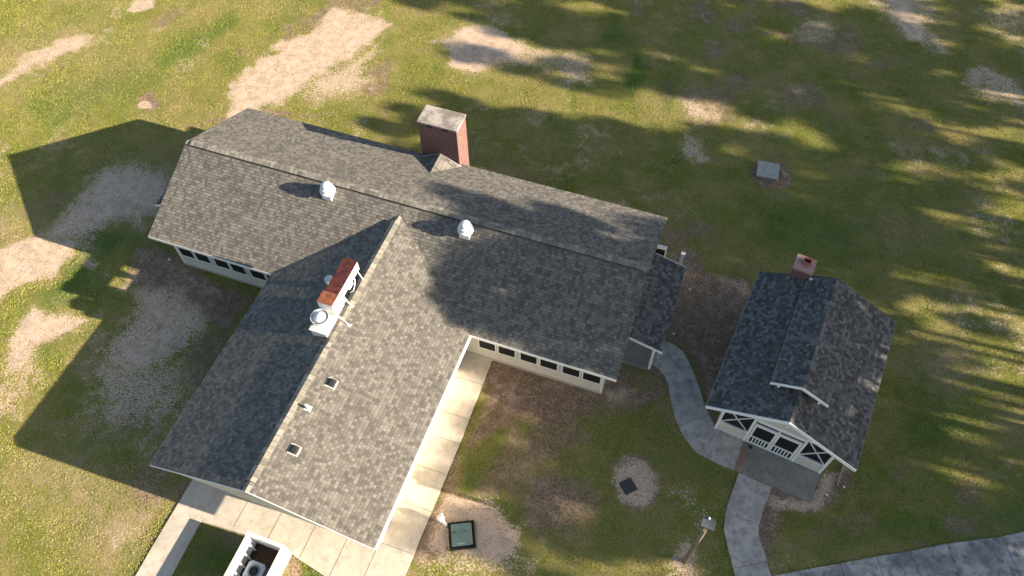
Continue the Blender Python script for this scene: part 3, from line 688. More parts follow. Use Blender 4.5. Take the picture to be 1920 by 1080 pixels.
# small roof vents on the wing right slope
def on_wing(px, py): return UP2(px, py, (slR, 0, 1), ze+slR*xR)
for px, py in ((622, 719), (552, 844)):
    p_ = Vector(on_wing(px, py)); ax = Vector((1, 0, -slR)).normalized(); ay = Vector((0, 1, 0)); n_ = ax.cross(ay)
    T = lambda x, y, z: tuple(p_+ax*x+ay*y+n_*z)
    b = MB(); b.box(-.24, .24, -.22, .22, .016, .03, mi=1, T=T)
    pr = [(-.20, .03), (-.20, .08), (-.10, .14), (.06, .15), (.17, .13), (.17, .03)]
    for (a1, b1) in zip(pr[:-1], pr[1:]): b.face([T(a1[0], -.17, a1[1]), T(b1[0], -.17, b1[1]), T(b1[0], .17, b1[1]), T(a1[0], .17, a1[1])])
    for s_ in (-.17, .17): b.face([T(a1[0], s_, a1[1]) for a1 in pr])
    b.build('roof_vent', [DARKV, mat('grey_flashing', (.5, .49, .46), .5)], house, 'black box vent on the wing roof')
p_ = Vector(on_wing(577, 766)); b = MB(); b.lathe((p_.x, p_.y, p_.z-.03), [(.05, 0), (.05, .34), (.065, .35), (.065, .40), (.05, .41)], 16); b.box(p_.x-.15, p_.x+.15, p_.y-.13, p_.y+.13, p_.z-.03, p_.z+.05); b.build('vent_pipe', mat('pale_pipe', (.6, .59, .56), .5), house, 'short white plumbing pipe on the wing roof')
# porch posts
b = MB(); pxx, pyy = 5.95*S, 10.55*S; b.box(pxx-.07, pxx+.07, pyy-.07, pyy+.07, 0, ez1-.1); b.build('porch_post', WHITE, house, 'white post at the front of the porch')
b = MB(); b.box(pxx-.07, pxx+.07, 14.1*S-.07, 14.1*S+.07, 0, ez1-.1); b.build('porch_post', WHITE, house, 'white post at the back of the porch')

# screen panel and post behind the porch
sp = empty('privacy_screen', (5.1*S, 15.2*S, 0), 'dark slatted privacy screen with white cap rail behind the porch', 'screen')
b = MB(); b.box(4.60*S, 5.28*S, 15.2*S-.10, 15.2*S+.14, 1.98*S-.08, 1.98*S); b.box(5.28*S-.06, 5.28*S, 15.2*S-.12, 15.2*S+.12, 0, 1.98*S-.085); b.build('frame', WHITE, sp)
b = MB()
for i in range(14): b.box(4.60*S, 5.28*S-.065, 15.2*S-.06, 15.2*S-.02, .1+i*.17, .1+i*.17+.15)
b.build('slats', mat('dark_slats', (.03, .027, .025), .8), sp)
b = MB(); b.box(5.99*S-.09, 5.99*S+.09, 15.15*S-.07, 15.15*S+.07, 0, 2.0*S); b.box(5.99*S-.11, 5.99*S+.11, 15.15*S-.09, 15.15*S+.09, 2.0*S, 2.0*S+.04)
tag(b.build('fence_post', WHITE), 'white square post standing alone behind the porch roof', 'post')

# ------------------------------------------------------------------ rooftop exhaust / make-up air unit
zt_ = 4.93*S; X0, X1, Y0, Y1 = [q*S for q in (-5.84, -5.32, 6.98, 8.58)]
rt = empty('rooftop_air_unit', (X1, Y0, 4.0*S), 'long white kitchen air unit with rusted top on legs by the wing ridge', 'air unit')
WM = mat('painted_sheet', (.74, .73, .71), .45, noise=(4, .10, 4))
m, N, L, B = node_mat('rusty_top'); B.inputs['Roughness'].default_value = .7; pos = N.new('ShaderNodeNewGeometry').outputs['Position']
rr = mix(N, L, sstep(N, L, noise(N, L, pos, 3.0, 7, .7), .42, .6), (.09, .016, .011), (.035, .006, .006)); rr = mix(N, L, sstep(N, L, noise(N, L, pos, 9, 5, .7), .62, .70), rr, (.30, .09, .035)); L.new(rr, B.inputs['Base Color']); RT_ = m
b = MB(); b.box(X0, X1, Y0+.021, Y1, zt_-.62, zt_-.02); b.box(X1+.001, X1+.012, Y0+.5, Y0+.52, zt_-.6, zt_-.05); b.build('casing', WM, rt, bevel=.01)
b = MB(); b.box(X0-.02, X1+.02, Y0+.035, Y1+.02, zt_-.02, zt_); b.build('cover', RT_, rt, 'dark red rusted sheet cover')
b = MB(); b.box(X0-.06, X1+.04, Y0-.62, Y0+.02, zt_-.75, zt_+.03); b.build('intake_box', WM, rt, bevel=.01)
m2, N, L, B = node_mat('orange_rust'); B.inputs['Roughness'].default_value = .75; pos = N.new('ShaderNodeNewGeometry').outputs['Position']
rr = mix(N, L, sstep(N, L, noise(N, L, pos, 3.5, 7, .7), .42, .58), (.26, .075, .028), (.11, .045, .022)); L.new(rr, B.inputs['Base Color'])
b = MB(); b.box(X0-.075, X1+.05, Y0-.63, Y0+.03, zt_+.031, zt_+.045); b.build('cover', m2, rt, 'orange rusted cover of the intake box')
b = MB(); b.box(X0+.05, X1-.02, Y0-.45, Y0+.42, zw-.35, zt_-.621); b.build('duct', WM, rt)
zroof = lambda x: (zw-slR*(x-xr)) if x > xr else (zw-slL*(xr-x))
for (lx, ly) in ((xr+.05, 8.35*S), (xr+.12, 7.18*S), (xr+.42, 6.45*S)):
    b = MB(); b.bar((X1-.02, ly+.12, zt_-.62), (lx, ly, zroof(lx)+.03), .035, .035); b.box(lx-.09, lx+.09, ly-.07, ly+.07, zroof(lx)-.02, zroof(lx)+.03); b.build('leg', WM, rt)
for ly in (8.35*S, 7.4*S):
    b = MB(); b.bar((X0+.03, ly, zt_-.62), (X0+.03, ly, zroof(X0+.03)), .035, .035); b.build('leg', WM, rt)
b = MB(); b.tube([(X1+.0, Y0+1.35, zt_-.35), (X1+.16, Y0+1.3, zt_-.42), (X1+.2, Y0+1.15, zt_-.6), (X1+.2, Y0+.9, zt_-.8), (X1+.05, Y0+.8, zt_-.9)], .022, 8); b.box(X1+.013, X1+.16, Y0+.72, Y0+1.1, zt_-.5, zt_-.2); b.build('conduit', WM, rt)
b = MB(); b.box(X1+.042, X1+.2, Y0-.4, Y0-.05, zt_-.62, zt_-.25); b.build('junction_box', WM, rt)
# exhaust fan on its curb
fc = Vector((-5.62*S, 6.13*S, 0)); zc_ = 4.30*S
ef = empty('exhaust_fan', (fc.x, fc.y, 3.9*S), 'round upblast exhaust fan on a white curb below the rusted unit', 'exhaust fan')
b = MB(); b.box(fc.x-.36, fc.x+.42, fc.y-.55, fc.y+.60, zw-.55, zc_-.06); b.build('curb', WM, ef)
b = MB(); b.box(fc.x-.42, fc.x+.48, fc.y-.61, fc.y+.64, zc_-.06, zc_); b.build('curb_cap', mat('rust_streaked', (.66, .60, .54), .5, noise=(5, .25, 5)), ef, bevel=.015)
b = MB(); f0 = (fc.x-.08, fc.y+.0, zc_); b.lathe(f0, [(.26, 0), (.30, .10), (.40, .18), (.43, .34), (.43, .38), (.40, .38), (.38, .25), (.30, .22), (.0, .22)], 32); b.build('fan_bowl', SILV, ef)
b = MB(); b.lathe((f0[0], f0[1], zc_+.225), [(.27, 0), (.29, .10), (.27, .20), (.19, .25), (.18, .27), (0, .29)], 28); b.build('fan_hood', mat('pale_aluminium', (.68, .69, .70), .4), ef)
# small turbine vent beyond
tx, ty = -6.36*S, 7.98*S; tz = zroof(tx)
tv = empty('turbine_vent', (tx, ty, tz), 'small white turbine vent half hidden behind the rusted unit', 'vent')
b = MB(); b.lathe((tx, ty, tz-.05), [(.17, 0), (.17, .36)], 18); b.build('neck', WM, tv)
b = MB(); b.lathe((tx, ty, tz+.30), [(.17, 0), (.22, .05), (.20, .09), (.24, .13), (.24, .2), (.2, .22), (.22, .26), (.17, .34), (.0, .38)], 20); b.build('head', mat('white_enamel', (.8, .8, .79), .35), tv)

# ------------------------------------------------------------------ screened outbuilding
ANG = -.125; OX, OY = 10.874*S, 7.907*S; ca, sa = math.cos(ANG), math.sin(ANG)
def T(x, y, z): return (OX+ca*x-sa*y, OY+sa*x+ca*y, z)
def D(x, y): return (ca*x-sa*y, sa*x+ca*y)
hw, LL, pzr, pze = 2.657*S, 6.522*S, 4.006*S, 2.755*S; ps = (pzr-pze)/hw
pav = empty('screened_pavilion', T(0, 3.2*S, 0), 'small white-trimmed screened cookhouse with dark shingle roof and raised ridge roof', 'outbuilding')
def lslope(xe, ze_, sgn, y0_, Ln, run, rise, u0):
    vx, vy = D(-sgn*run, 0); ux, uy = D(0, 1)
    return slope(T(xe, y0_, ze_), (ux, uy, 0), Ln, (vx, vy, rise), math.hypot(run, rise), u0=u0)
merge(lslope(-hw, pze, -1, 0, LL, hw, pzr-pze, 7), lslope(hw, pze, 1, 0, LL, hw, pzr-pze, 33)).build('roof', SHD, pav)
# raised ridge roof that dies into the main slopes at the back
my0 = 1.15*S; mh = .98*S; mf = .50*S; mb = .04
def msl(sgn):
    b = MB(); rows = int(math.ceil(math.hypot(mh, ps*mh)/EXPO)); 
    def pt(s_, y, h):   # s_ 0 at eave .. 1 at ridge
        f = (y-my0)/(LL-my0); lift = mf*(1-f)+mb*f; x = sgn*mh*(1-s_)
        return T(x, y, pzr-ps*abs(x)+lift+h)
    for i in range(rows):
        a_, c_ = i/rows, (i+1)/rows
        pts = [pt(a_, my0, .014), pt(a_, LL+.005, .014), pt(c_, LL+.005, 0), pt(c_, my0, 0)]; uv = [(my0, i*EXPO+.002), (LL, i*EXPO+.002), (LL, (i+1)*EXPO-.002), (my0, (i+1)*EXPO-.002)]
        if sgn < 0: pts.reverse(); uv.reverse()
        b.face(pts, uv); b.face([pt(a_, my0, 0), pt(a_, LL+.005, 0), pt(a_, LL+.005, .014), pt(a_, my0, .014)], [(my0, i*EXPO+.002)]*4)
    d = .08
    c8 = [pt(0, my0, -d), pt(1, my0, -d), pt(1, LL, -.038), pt(0, LL, -.038), pt(0, my0, -.004), pt(1, my0, -.004), pt(1, LL, -.004), pt(0, LL, -.004)]
    b.hexa(c8); return b
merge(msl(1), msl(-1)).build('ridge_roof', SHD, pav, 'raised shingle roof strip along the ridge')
rc = MB(); A_ = T(0, my0, pzr+mf); B_ = T(0, LL, pzr+mb)
capline(rc, A_, B_, .15, ps, h=.028); capline(rc, T(0, .02, pzr), T(0, my0+.3, pzr), .15, ps, h=.028); build_split(rc, 'ridge_cap', SHD, pav)
# white rakes
def rake(b, y, hwid, zr_, z_e, dep=.17, th=.035):
    for s_ in (-1, 1):
        q_ = [T(0, y-th, zr_-dep), T(s_*hwid, y-th, z_e-dep), T(s_*hwid, y-.003, z_e-dep), T(0, y-.003, zr_-dep), T(0, y-th, zr_+.02), T(s_*hwid, y-th, z_e+.02), T(s_*hwid, y-.003, z_e+.02), T(0, y-.003, zr_+.02)]
        b.hexa(q_)
b = MB(); rake(b, 0, hw, pzr, pze, .16, .06); rake(b, my0, mh+.03, pzr+mf, pzr+mf-ps*mh, .12, .05); build_split(b, 'rake_board', WHITE, pav)
b = MB()
for s_ in (-1, 1): b.box(min(s_*hw, s_*(hw+.025)), max(s_*hw, s_*(hw+.025)), 0, LL, pze-.14, pze-.01, T=T)
build_split(b, 'fascia', mat('grey_fascia', (.35, .35, .34), .6), pav)
# raised roof gable wall and outriggers
b = MB(); yy = my0+.08; h_ = mh*.72
F1 = [T(-h_, yy, pzr+mf-ps*h_-.30), T(0, yy, pzr+mf-.38), T(h_, yy, pzr+mf-ps*h_-.30), T(h_, yy, pzr+mf-ps*h_-.07), T(0, yy, pzr+mf-.07), T(-h_, yy, pzr+mf-ps*h_-.07)]
F2 = [T(-h_, yy+.06, pzr+mf-ps*h_-.30), T(0, yy+.06, pzr+mf-.38), T(h_, yy+.06, pzr+mf-ps*h_-.30), T(h_, yy+.06, pzr+mf-ps*h_-.07), T(0, yy+.06, pzr+mf-.07), T(-h_, yy+.06, pzr+mf-ps*h_-.07)]
for q_ in ((0, 1, 4, 5), (1, 2, 3, 4)):
    b.face([F1[i] for i in q_]); b.face([F2[i] for i in q_][::-1])
for a_, c_ in ((0, 1), (1, 2), (2, 3), (5, 0)): b.face([F1[a_], F1[c_], F2[c_], F2[a_]])
b.build('gable_panel', BEIGE, pav)
b = MB()
for s_ in (-1, 1): b.hexa([T(s_*(mh+.0), my0, pzr+mf-ps*mh-.09), T(s_*(mh+.025), my0, pzr+mf-ps*mh-.09), T(s_*(mh+.025), LL-1.2, pzr+mb-ps*mh-.02), T(s_*mh, LL-1.2, pzr+mb-ps*mh-.02), T(s_*mh, my0, pzr+mf-ps*mh+.0), T(s_*(mh+.025), my0, pzr+mf-ps*mh+.0), T(s_*(mh+.025), LL-1.2, pzr+mb-ps*mh+.07), T(s_*mh, LL-1.2, pzr+mb-ps*mh+.07)])
build_split(b, 'drip_edge', mat('drip_metal', (.22, .22, .22), .6), pav)
b = MB()
for s_ in (-1, 1): b.box(s_*h_-.05, s_*h_+.05, my0-.02, yy, pzr+mf-ps*h_-.32, pzr+mf-ps*h_-.085, T=T)
build_split(b, 'outrigger', WHITE, pav)
b = MB()
for s_ in (-1, 1): b.hexa([T(s_*(h_-.03), yy+.3, pzr-ps*h_-.1), T(s_*(h_+.03), yy+.3, pzr-ps*h_-.1), T(s_*(h_+.03), LL-.3, pzr-ps*h_-.1), T(s_*(h_-.03), LL-.3, pzr-ps*h_-.1),
                           T(s_*(h_-.03), yy+.3, pzr-ps*h_+mf-.12), T(s_*(h_+.03), yy+.3, pzr-ps*h_+mf-.12), T(s_*(h_+.03), LL-.3, pzr-ps*h_-.04), T(s_*(h_-.03), LL-.3, pzr-ps*h_-.04)])
build_split(b, 'vent_louvre', BLACK, pav)
# walls
wxa, wxb, wy = -1.99*S, 2.11*S, .70*S; PB = LL-.45
zt2 = lambda x: pzr-ps*abs(x)-.12
zs2 = .70*S
b = MB(); t = .1
b.box(wxa, -.86*S, wy, wy+t, -.05, zs2, T=T); b.box(1.06*S, wxb, wy, wy+t, -.05, zs2, T=T)
for xx in (wxa, wxb-t): b.box(xx, xx+t, wy+t, PB, -.05, zs2, T=T)
b.box(wxa, wxb, PB, PB+t, -.05, 2.0*S, T=T)
zbm = 2.02*S
F1 = [T(wxa, wy+.02, zbm+.12), T(wxb, wy+.02, zbm+.12), T(wxb, wy+.02, zt2(wxb)), T(0, wy+.02, zt2(0)), T(wxa, wy+.02, zt2(wxa))]; F2 = [T(wxa, wy+.08, zbm+.12), T(wxb, wy+.08, zbm+.12), T(wxb, wy+.08, zt2(wxb)), T(0, wy+.08, zt2(0)), T(wxa, wy+.08, zt2(wxa))]
b.face(F1); b.face(F2[::-1])
for i in range(5): b.face([F1[i], F2[i], F2[(i+1) % 5], F1[(i+1) % 5]])
b.build('wall', BEIGE, pav, 'cream siding')
b = MB(); e = -.03
for xx in (wxa-.02, -.86*S-.02, 1.06*S-.08, wxb-.10): b.box(xx, xx+.12, wy+e, wy+t+.01, -.05, zbm, T=T)
b.box(wxa-.02, wxb+.02, wy+e, wy+t, zbm, zbm+.12, T=T); b.box(wxa+.10, -.86*S-.02, wy+e, wy+t, zs2, zs2+.06, T=T); b.box(1.06*S+.04, wxb-.10, wy+e, wy+t, zs2, zs2+.06, T=T)
for xx in (wxa-.02, wxb-.08):
    for y_ in (LL*.35, LL*.65, PB-.05): b.box(xx, xx+.10, y_, y_+.1, zs2, pze+.1, T=T)
    b.box(xx, xx+.10, wy+t+.02, PB, zs2, zs2+.06, T=T)
b.build('frame', WHITE, pav)
def xscreen(a_, c_):
    b = MB(); b.box(a_, c_, wy+.055, wy+.06, zs2+.06, zbm, T=T); o = b.build('screen_panel', BLACK, pav)
    b = MB()
    for (p0, p1) in (((a_, zs2+.06), (c_, zbm)), ((a_, zbm), (c_, zs2+.06))): 
        A1 = Vector(T(p0[0], wy+(.03 if p0[1] < 2 else .03), p0[1])); B1 = Vector(T(p1[0], wy+.03, p1[1])); b.bar(A1, B1, .04 if p0[1] < 1.5 else .035, .045, up=Vector((*D(0, -1), 0)))
    b.build('cross_batten', WHITE, o)
xscreen(wxa+.10, -.86*S-.02); xscreen(1.06*S+.04, wxb-.10)
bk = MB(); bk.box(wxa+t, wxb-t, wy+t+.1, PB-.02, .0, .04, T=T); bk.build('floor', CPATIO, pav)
for xx in (wxa+.03, wxb-.05):
    b = MB(); b.box(xx, xx+.005, wy+t, PB, zs2+.06, pze-.1, T=T); b.build('side_screen', BLACK, pav)
def door(a_, c_):
    b = MB(); y0_, y1_ = wy-.02, wy+.03; zt3 = 1.62*S; f = .10
    b.box(a_, a_+f, y0_, y1_, .08, zt3, T=T); b.box(c_-f, c_, y0_, y1_, .08, zt3, T=T)
    b.box(a_+f, c_-f, y0_, y1_, .08, .17, T=T); b.box(a_+f, c_-f, y0_, y1_, zt3-.13, zt3, T=T); b.box(a_+f, c_-f, y0_, y1_, .76, .84, T=T)
    n = 6; wdt = (c_-a_-2*f)
    for i in range(1, n): xx = a_+f+wdt*i/n; b.box(xx-.025, xx+.025, y0_+.005, y1_-.005, .17, .76, T=T)
    d_ = b.build('door', WHITE, pav)
    b = MB(); b.box(a_+f, c_-f, wy+.032, wy+.036, .17, zt3-.13, T=T); b.build('screen', BLACK, d_)
    return d_
dm = .10*S
dl = door(-.76*S, dm-.01); dr_ = door(dm+.01, .98*S)
b = MB(); b.box(dm-.05, dm-.02, wy-.06, wy-.022, .98, 1.06, T=T); b.box(dm+.03, dm+.06, wy-.06, wy-.022, .98, 1.06, T=T); build_split(b, 'handle', SILV, dl)
b = MB()
for a_, c_ in ((-.76*S, dm-.04), (dm+.04, .98*S)): b.box(a_+.04, c_-.04, wy+.03, wy+.04, 1.68*S+.04, 1.86*S, T=T)
build_split(b, 'transom', mat('dark_glass', (.02, .025, .04), .15), pav)
b = MB(); b.box(-.76*S, .98*S, wy-.02, wy+.028, 1.62*S+.01, 1.68*S+.03, T=T); b.box(-.76*S, .98*S, wy-.02, wy+.028, 1.87*S, zbm, T=T); b.box(dm-.035, dm+.035, wy-.02, wy+.028, 1.68*S+.03, 1.87*S, T=T); b.build('lintel', WHITE, pav)
b = MB(); b.tube([T(dm+.05, wy-.25, zt2(0)-.02), T(dm+.05, wy-.25, zt2(0)-1.2)], .012, 6); b.lathe(T(dm+.05, wy-.25, zt2(0)-1.42), [(.0, 0), (.10, .02), (.12, .10), (.07, .18), (.03, .22)], 14); b.build('hanging_lamp', mat('lamp_white', (.7, .7, .68), .4), pav, 'small pendant lamp above the screened doors')
# chimney of the outbuilding
qx0, qx1, qy0, qy1, qz = -1.62*S, -.86*S, 6.32*S, 7.06*S, 3.95*S
b = MB(); b.box(qx0+.02, qx1-.02, qy0+.02, qy1-.02, -.05, qz-.10, T=T); pc = b.build('chimney', BR2, pav, 'short brick chimney at the back gable')
b = MB(); b.box(qx0, qx1, qy0, qy1, qz-.10, qz, T=T); b.build('chimney_cap', brick_mat('cap_brick', (.40, .19, .14), (.32, .14, .105), (.50, .43, .38)), pc)
b = MB(); mx, my = (qx0+qx1)/2+.05, (qy0+qy1)/2+.08
for (a1, a2, b1, b2_) in ((-.19, .19, -.16, -.12), (-.19, .19, .12, .16), (-.19, -.15, -.12, .12), (.15, .19, -.12, .12)): b.box(mx+a1, mx+a2, my+b1, my+b2_, qz-.02, qz+.20, T=T)
b.build('flue', mat('clay_flue', (.36, .13, .09), .8, noise=(6, .2, 4)), pc)
b = MB(); b.box(mx-.15, mx+.15, my-.12, my+.12, qz+.001, qz+.02, T=T); b.build('flue_base', BLACK, pc)  # black plate closing the bottom of the flue
b = MB(); b.box(qx0-.03, qx1+.03, qy0-.04, qy0+.0, pzr-ps*abs(qx0)-.12, pzr-ps*abs(qx0)+.05, T=T); b.box(qx1-.05, qx1+.10, qy0-.10, qy0+.04, pzr-ps*abs(qx1)-.02, pzr-ps*abs(qx1)+.14, T=T); build_split(b, 'flashing', mat('white_flashing', (.6, .58, .56), .5), pav)
# low board beside the outbuilding
p0, p1 = U(1580, 873), U(1569, 911); b = MB(); b.bar((p0[0], p0[1], .08), (p1[0], p1[1], .08), .05, .16); tag(b.build('edging_board', mat('weathered_wood', (.34, .27, .20), .9, noise=(9, .3, 4))), 'weathered edging board on soil at the right side of the cookhouse', 'board')

# ------------------------------------------------------------------ equipment enclosure at the lower left
e0, e1, eyt, eyb, eh = -5.70*S, -4.24*S, -.90*S, -5.0*S, 1.0*S
en = empty('equipment_enclosure', (e0, eyt-1, 0), 'open-topped white wall enclosure round the condenser unit on the grass', 'enclosure')
WW = mat('white_board', (.80, .79, .76), .6, noise=(5, .05, 4))
b = MB()
b.box(e0, e0+.10, eyb, eyt, -.05, eh-.02); b.box(e1-.10, e1, eyb, eyt, -.05, eh-.02); b.box(e0+.10, e1-.10, eyt-.10, eyt, -.05, eh-.02); b.box(e0+.1, e1-.1, eyb, eyb+.1, -.05, eh-.02)
b.build('wall', WW, en, 'white painted board wall')
b = MB(); b.box(e0-.02, e0+.17, eyb-.02, eyt+.02, eh-.02, eh+.02); b.box(e1-.13, e1+.02, eyb-.02, eyt+.02, eh-.02, eh+.02); b.box(e0+.17, e1-.13, eyt-.13, eyt+.02, eh-.02, eh+.02); b.build('cap_rail', WW, en, bevel=.006)
b = MB()
for k in range(7):
    y_ = eyt-.42-k*.42; b.box(e0+.10, e0+.25, y_-.03, y_+.03, -.05, eh-.05)
b.build('stud', WW, en)
b = MB(); b.box(e0+.1, e1-.1, eyb+.1, eyt-.1, .0, .03); b.build('floor', mat('dark_mulch', (.045, .03, .022), .95, noise=(12, .6, 5)), en)
cxx, cyy = -4.98*S, -1.95*S; ch = .80
cu = empty('condenser_unit', (cxx, cyy, 0), 'grey-blue air conditioner condenser with round fan grille inside the white enclosure', 'condenser')
CB = mat('condenser_paint', (.42, .47, .52), .45)
def rbox(b, hx_, hy_, r, z0, z1):
    pts = []
    for cx_, cy_, a0 in ((hx_-r, hy_-r, 0), (-hx_+r, hy_-r, 90), (-hx_+r, -hy_+r, 180), (hx_-r, -hy_+r, 270)):
        for k in range(4): a_ = math.radians(a0+30*k); pts.append((cxx+cx_+r*math.cos(a_), cyy+cy_+r*math.sin(a_)))
    b.prism(pts, z0, z1)
b = MB(); rbox(b, .37, .37, .08, .05, ch-.05); b.build('cabinet', mat('coil', (.10, .13, .17), .6, noise=(30, .4, 3)), cu)
b = MB()
n = 40
def sq(a_, h=.40, c=.10):
    x, y = math.cos(a_), math.sin(a_); m_ = max(abs(x), abs(y)); x, y = x/m_*h, y/m_*h
    k = abs(x)+abs(y)-(2*h-c)
    if k > 0: x -= math.copysign(k/2, x); y -= math.copysign(k/2, y)
    return x, y
for k in range(n):
    a_, c_ = 2*math.pi*k/n, 2*math.pi*(k+1)/n
    o1, o2 = sq(a_), sq(c_); i1 = (.28*math.cos(a_), .28*math.sin(a_)); i2 = (.28*math.cos(c_), .28*math.sin(c_))
    g3 = lambda p_, z: (cxx+p_[0], cyy+p_[1], z)
    b.face([g3(i1, ch), g3(o1, ch-.02), g3(o2, ch-.02), g3(i2, ch)]); b.face([g3(o1, ch-.1), g3(o2, ch-.1), g3(o2, ch-.02), g3(o1, ch-.02)]); b.face([g3(i1, ch), g3(i2, ch), g3(i2, ch-.2), g3(i1, ch-.2)])
b.build('top_cover', CB, cu)
b = MB()
for k in range(5): b.lathe((cxx, cyy, ch-.012), [(.05*k+.05, 0), (.05*k+.058, 0), (.05*k+.058, .006), (.05*k+.05, .006)], 24)
for k in range(8): a_ = k*math.pi/4; b.bar((cxx, cyy, ch-.008), (cxx+.28*math.cos(a_), cyy+.28*math.sin(a_), ch-.008), .008, .008)
b.build('grille', mat('wire', (.25, .28, .31), .4), cu)
b = MB(); b.lathe((cxx, cyy, ch-.2), [(.07, 0), (.07, .12), (.0, .12)], 14)
for k in range(3):
    a_ = k*2*math.pi/3+.3; b.face([(cxx+.06*math.cos(a_), cyy+.06*math.sin(a_), ch-.12), (cxx+.26*math.cos(a_-.35), cyy+.26*math.sin(a_-.35), ch-.16), (cxx+.26*math.cos(a_+.45), cyy+.26*math.sin(a_+.45), ch-.08), (cxx+.06*math.cos(a_+.8), cyy+.06*math.sin(a_+.8), ch-.1)])
b.build('fan', mat('fan_grey', (.16, .18, .2), .5), cu)
b = MB(); b.box(cxx-.4, cxx+.4, cyy-.4, cyy+.4, .03, .05); b.build('pad', CPATIO, cu)

# ------------------------------------------------------------------ green utility box
tc = [U(*q_) for q_ in ((845, 984), (888, 980), (890, 1025), (846, 1030))]
O = Vector(tc[3]); ex = (Vector(tc[2])-O); ey = (Vector(tc[0])-O); wdx = ex.length; ex.normalize(); ey = Vector((-ex.y, ex.x, 0)); wdy = 1.12
ub = empty('utility_vault', tuple(O+ex*wdx/2+ey*wdy/2), 'green square lidded utility vault in a black frame on bare sand', 'utility vault')
TT = lambda x, y, z: tuple(O+ex*x+ey*y+Vector((0, 0, z)))
b = MB(); fr = .07
for a_ in ((-fr, wdx+fr, -fr, 0), (-fr, wdx+fr, wdy, wdy+fr), (-fr, 0, 0, wdy), (wdx, wdx+fr, 0, wdy)): b.box(*a_, -.05, .10, T=TT)
b.box(0, wdx, 0, wdy, -.04, .03, T=TT); b.build('frame', mat('black_plastic', (.025, .02, .018), .7), ub)
b = MB(); b.box(.05, wdx-.12, .07, wdy-.04, .03, .15, T=TT); lid = b.build('lid', mat('green_lid', (.17, .24, .20), .35, noise=(3, .15, 4)), ub, bevel=.02)
b = MB(); b.box(wdx-.115, wdx-.07, .1, wdy-.06, .031, .12, T=TT); b.build('edge_strip', mat('straw_strip', (.42, .36, .22), .7), ub)
for a_ in (.14, .58):
    b = MB(); b.bar(TT(a_, .70, .16), TT(a_+.13, .73, .16), .02, .015); b.build('handle', DARKV, lid)
b = MB(); b.box(.30, .64, .13, .20, .151, .154, T=TT); b.build('label_plate', mat('label_yellow', (.42, .42, .27), .6), lid)
# white standpipe
wp = Vector(U(837, 986)); tilt = Vector((-.32, .10, .78))
sp_ = empty('standpipe', tuple(wp), 'white wrapped standpipe leaning beside the green vault', 'pipe')
b = MB(); b.tube([wp+tilt*k for k in (0, .25, .5, .72, .85, 1.0)], [.07, .08, .10, .16, .18, .10], 12); b.build('body', WHITE, sp_)
b = MB(); tp = wp+tilt*1.0; b.tube([tp, tp+Vector((.05, .02, .08)), tp+Vector((.12, .05, .12)), tp+Vector((.1, .07, .2))], .025, 8); b.lathe(tuple(tp+Vector((.1, .07, .2))), [(.05, 0), (.06, .02), (.05, .05), (0, .06)], 12); b.build('valve', SILV, sp_)
# drain grate
dc = [U(*q_) for q_ in ((1165, 908), (1186, 901), (1194, 917), (1174, 927))]
O2 = Vector(dc[3]); e2 = (Vector(dc[2])-O2); wd2 = e2.length; e2.normalize(); f2 = Vector((-e2.y, e2.x, 0)); wh2 = .60
T2 = lambda x, y, z: tuple(O2+e2*x+f2*y+Vector((0, 0, z)))
dg = empty('drain_grate', tuple(O2+e2*wd2/2+f2*wh2/2), 'square black storm drain grate in a pale sandy patch', 'drain grate')
b = MB(); b.box(-.03, wd2+.03, -.03, wh2+.03, -.06, .014, T=T2); b.build('pit', BLACK, dg)
b = MB(); 
for k in range(9): y_ = .02+k*(wh2-.04)/8; b.box(0, wd2, y_-.011, y_+.011, .016, .035, T=T2)
b.build('bars', mat('cast_iron', (.13, .13, .125), .6), dg)
# concrete access slab in the lawn
cc = [U(*q_) for q_ in ((1419, 306), (1459, 312), (1457, 342), (1416, 334))]
O3 = Vector(cc[3]); e3 = Vector(cc[2])-O3; w3 = e3.length; e3.normalize(); f3 = Vector((-e3.y, e3.x, 0)); h3 = (Vector(cc[0])-O3).dot(f3)
T3 = lambda x, y, z: tuple(O3+e3*x+f3*y+Vector((0, 0, z)))
cs_ = empty('access_cover', tuple(O3+e3*w3/2+f3*h3/2), 'grey concrete access cover raised in a ring of brown soil on the lawn', 'concrete cover')
b = MB(); b.box(.06, w3-.06, .06, h3-.06, -.1, .18, T=T3); b.build('base', CPATIO, cs_)
b = MB(); b.box(0, w3, 0, h3, .18, .28, T=T3); b.build('lid', mat('lid_concrete', (.34, .32, .28), .8, noise=(4, .22, 5)), cs_, bevel=.015)
# lamp post
lb = Vector((8.984*S, 3.523*S, 0)); lz = 3.70*S
lp = empty('lamp_post', tuple(lb), 'wooden pole with square grey lamp head beside the winding path', 'lamp post')
b = MB(); b.tube([lb-Vector((0, 0, .1)), lb+Vector((0, 0, 1.5)), lb+Vector((0, 0, lz))], [.105, .10, .085], 14); b.build('pole', mat('weathered_pole', (.20, .15, .11), .9, noise=(7, .45, 5)), lp)
hc = Vector(U(1328, 981, lz)); hd = (hc-lb); hd.z = 0
A1 = lb+Vector((0, 0, lz-.1)); b = MB(); b.bar(A1, (hc.x, hc.y, lz-.1), .06, .06); b.build('arm', mat('grey_metal', (.3, .3, .3), .5), lp)
TL = lambda x, y, z: (hc.x+math.cos(-.05)*x-math.sin(-.05)*y, hc.y+math.sin(-.05)*x+math.cos(-.05)*y, z)
b = MB(); b.box(-.27, .27, -.24, .24, lz-.13, lz+.06, T=TL); lh = b.build('lamp_head', mat('lamp_grey', (.10, .11, .11), .45), lp, bevel=.02)
b = MB(); b.lathe(TL(-.02, .17, lz+.06), [(.05, 0), (.05, .05), (.035, .08), (0, .09)], 14); b.build('photocell', WHITE, lh)
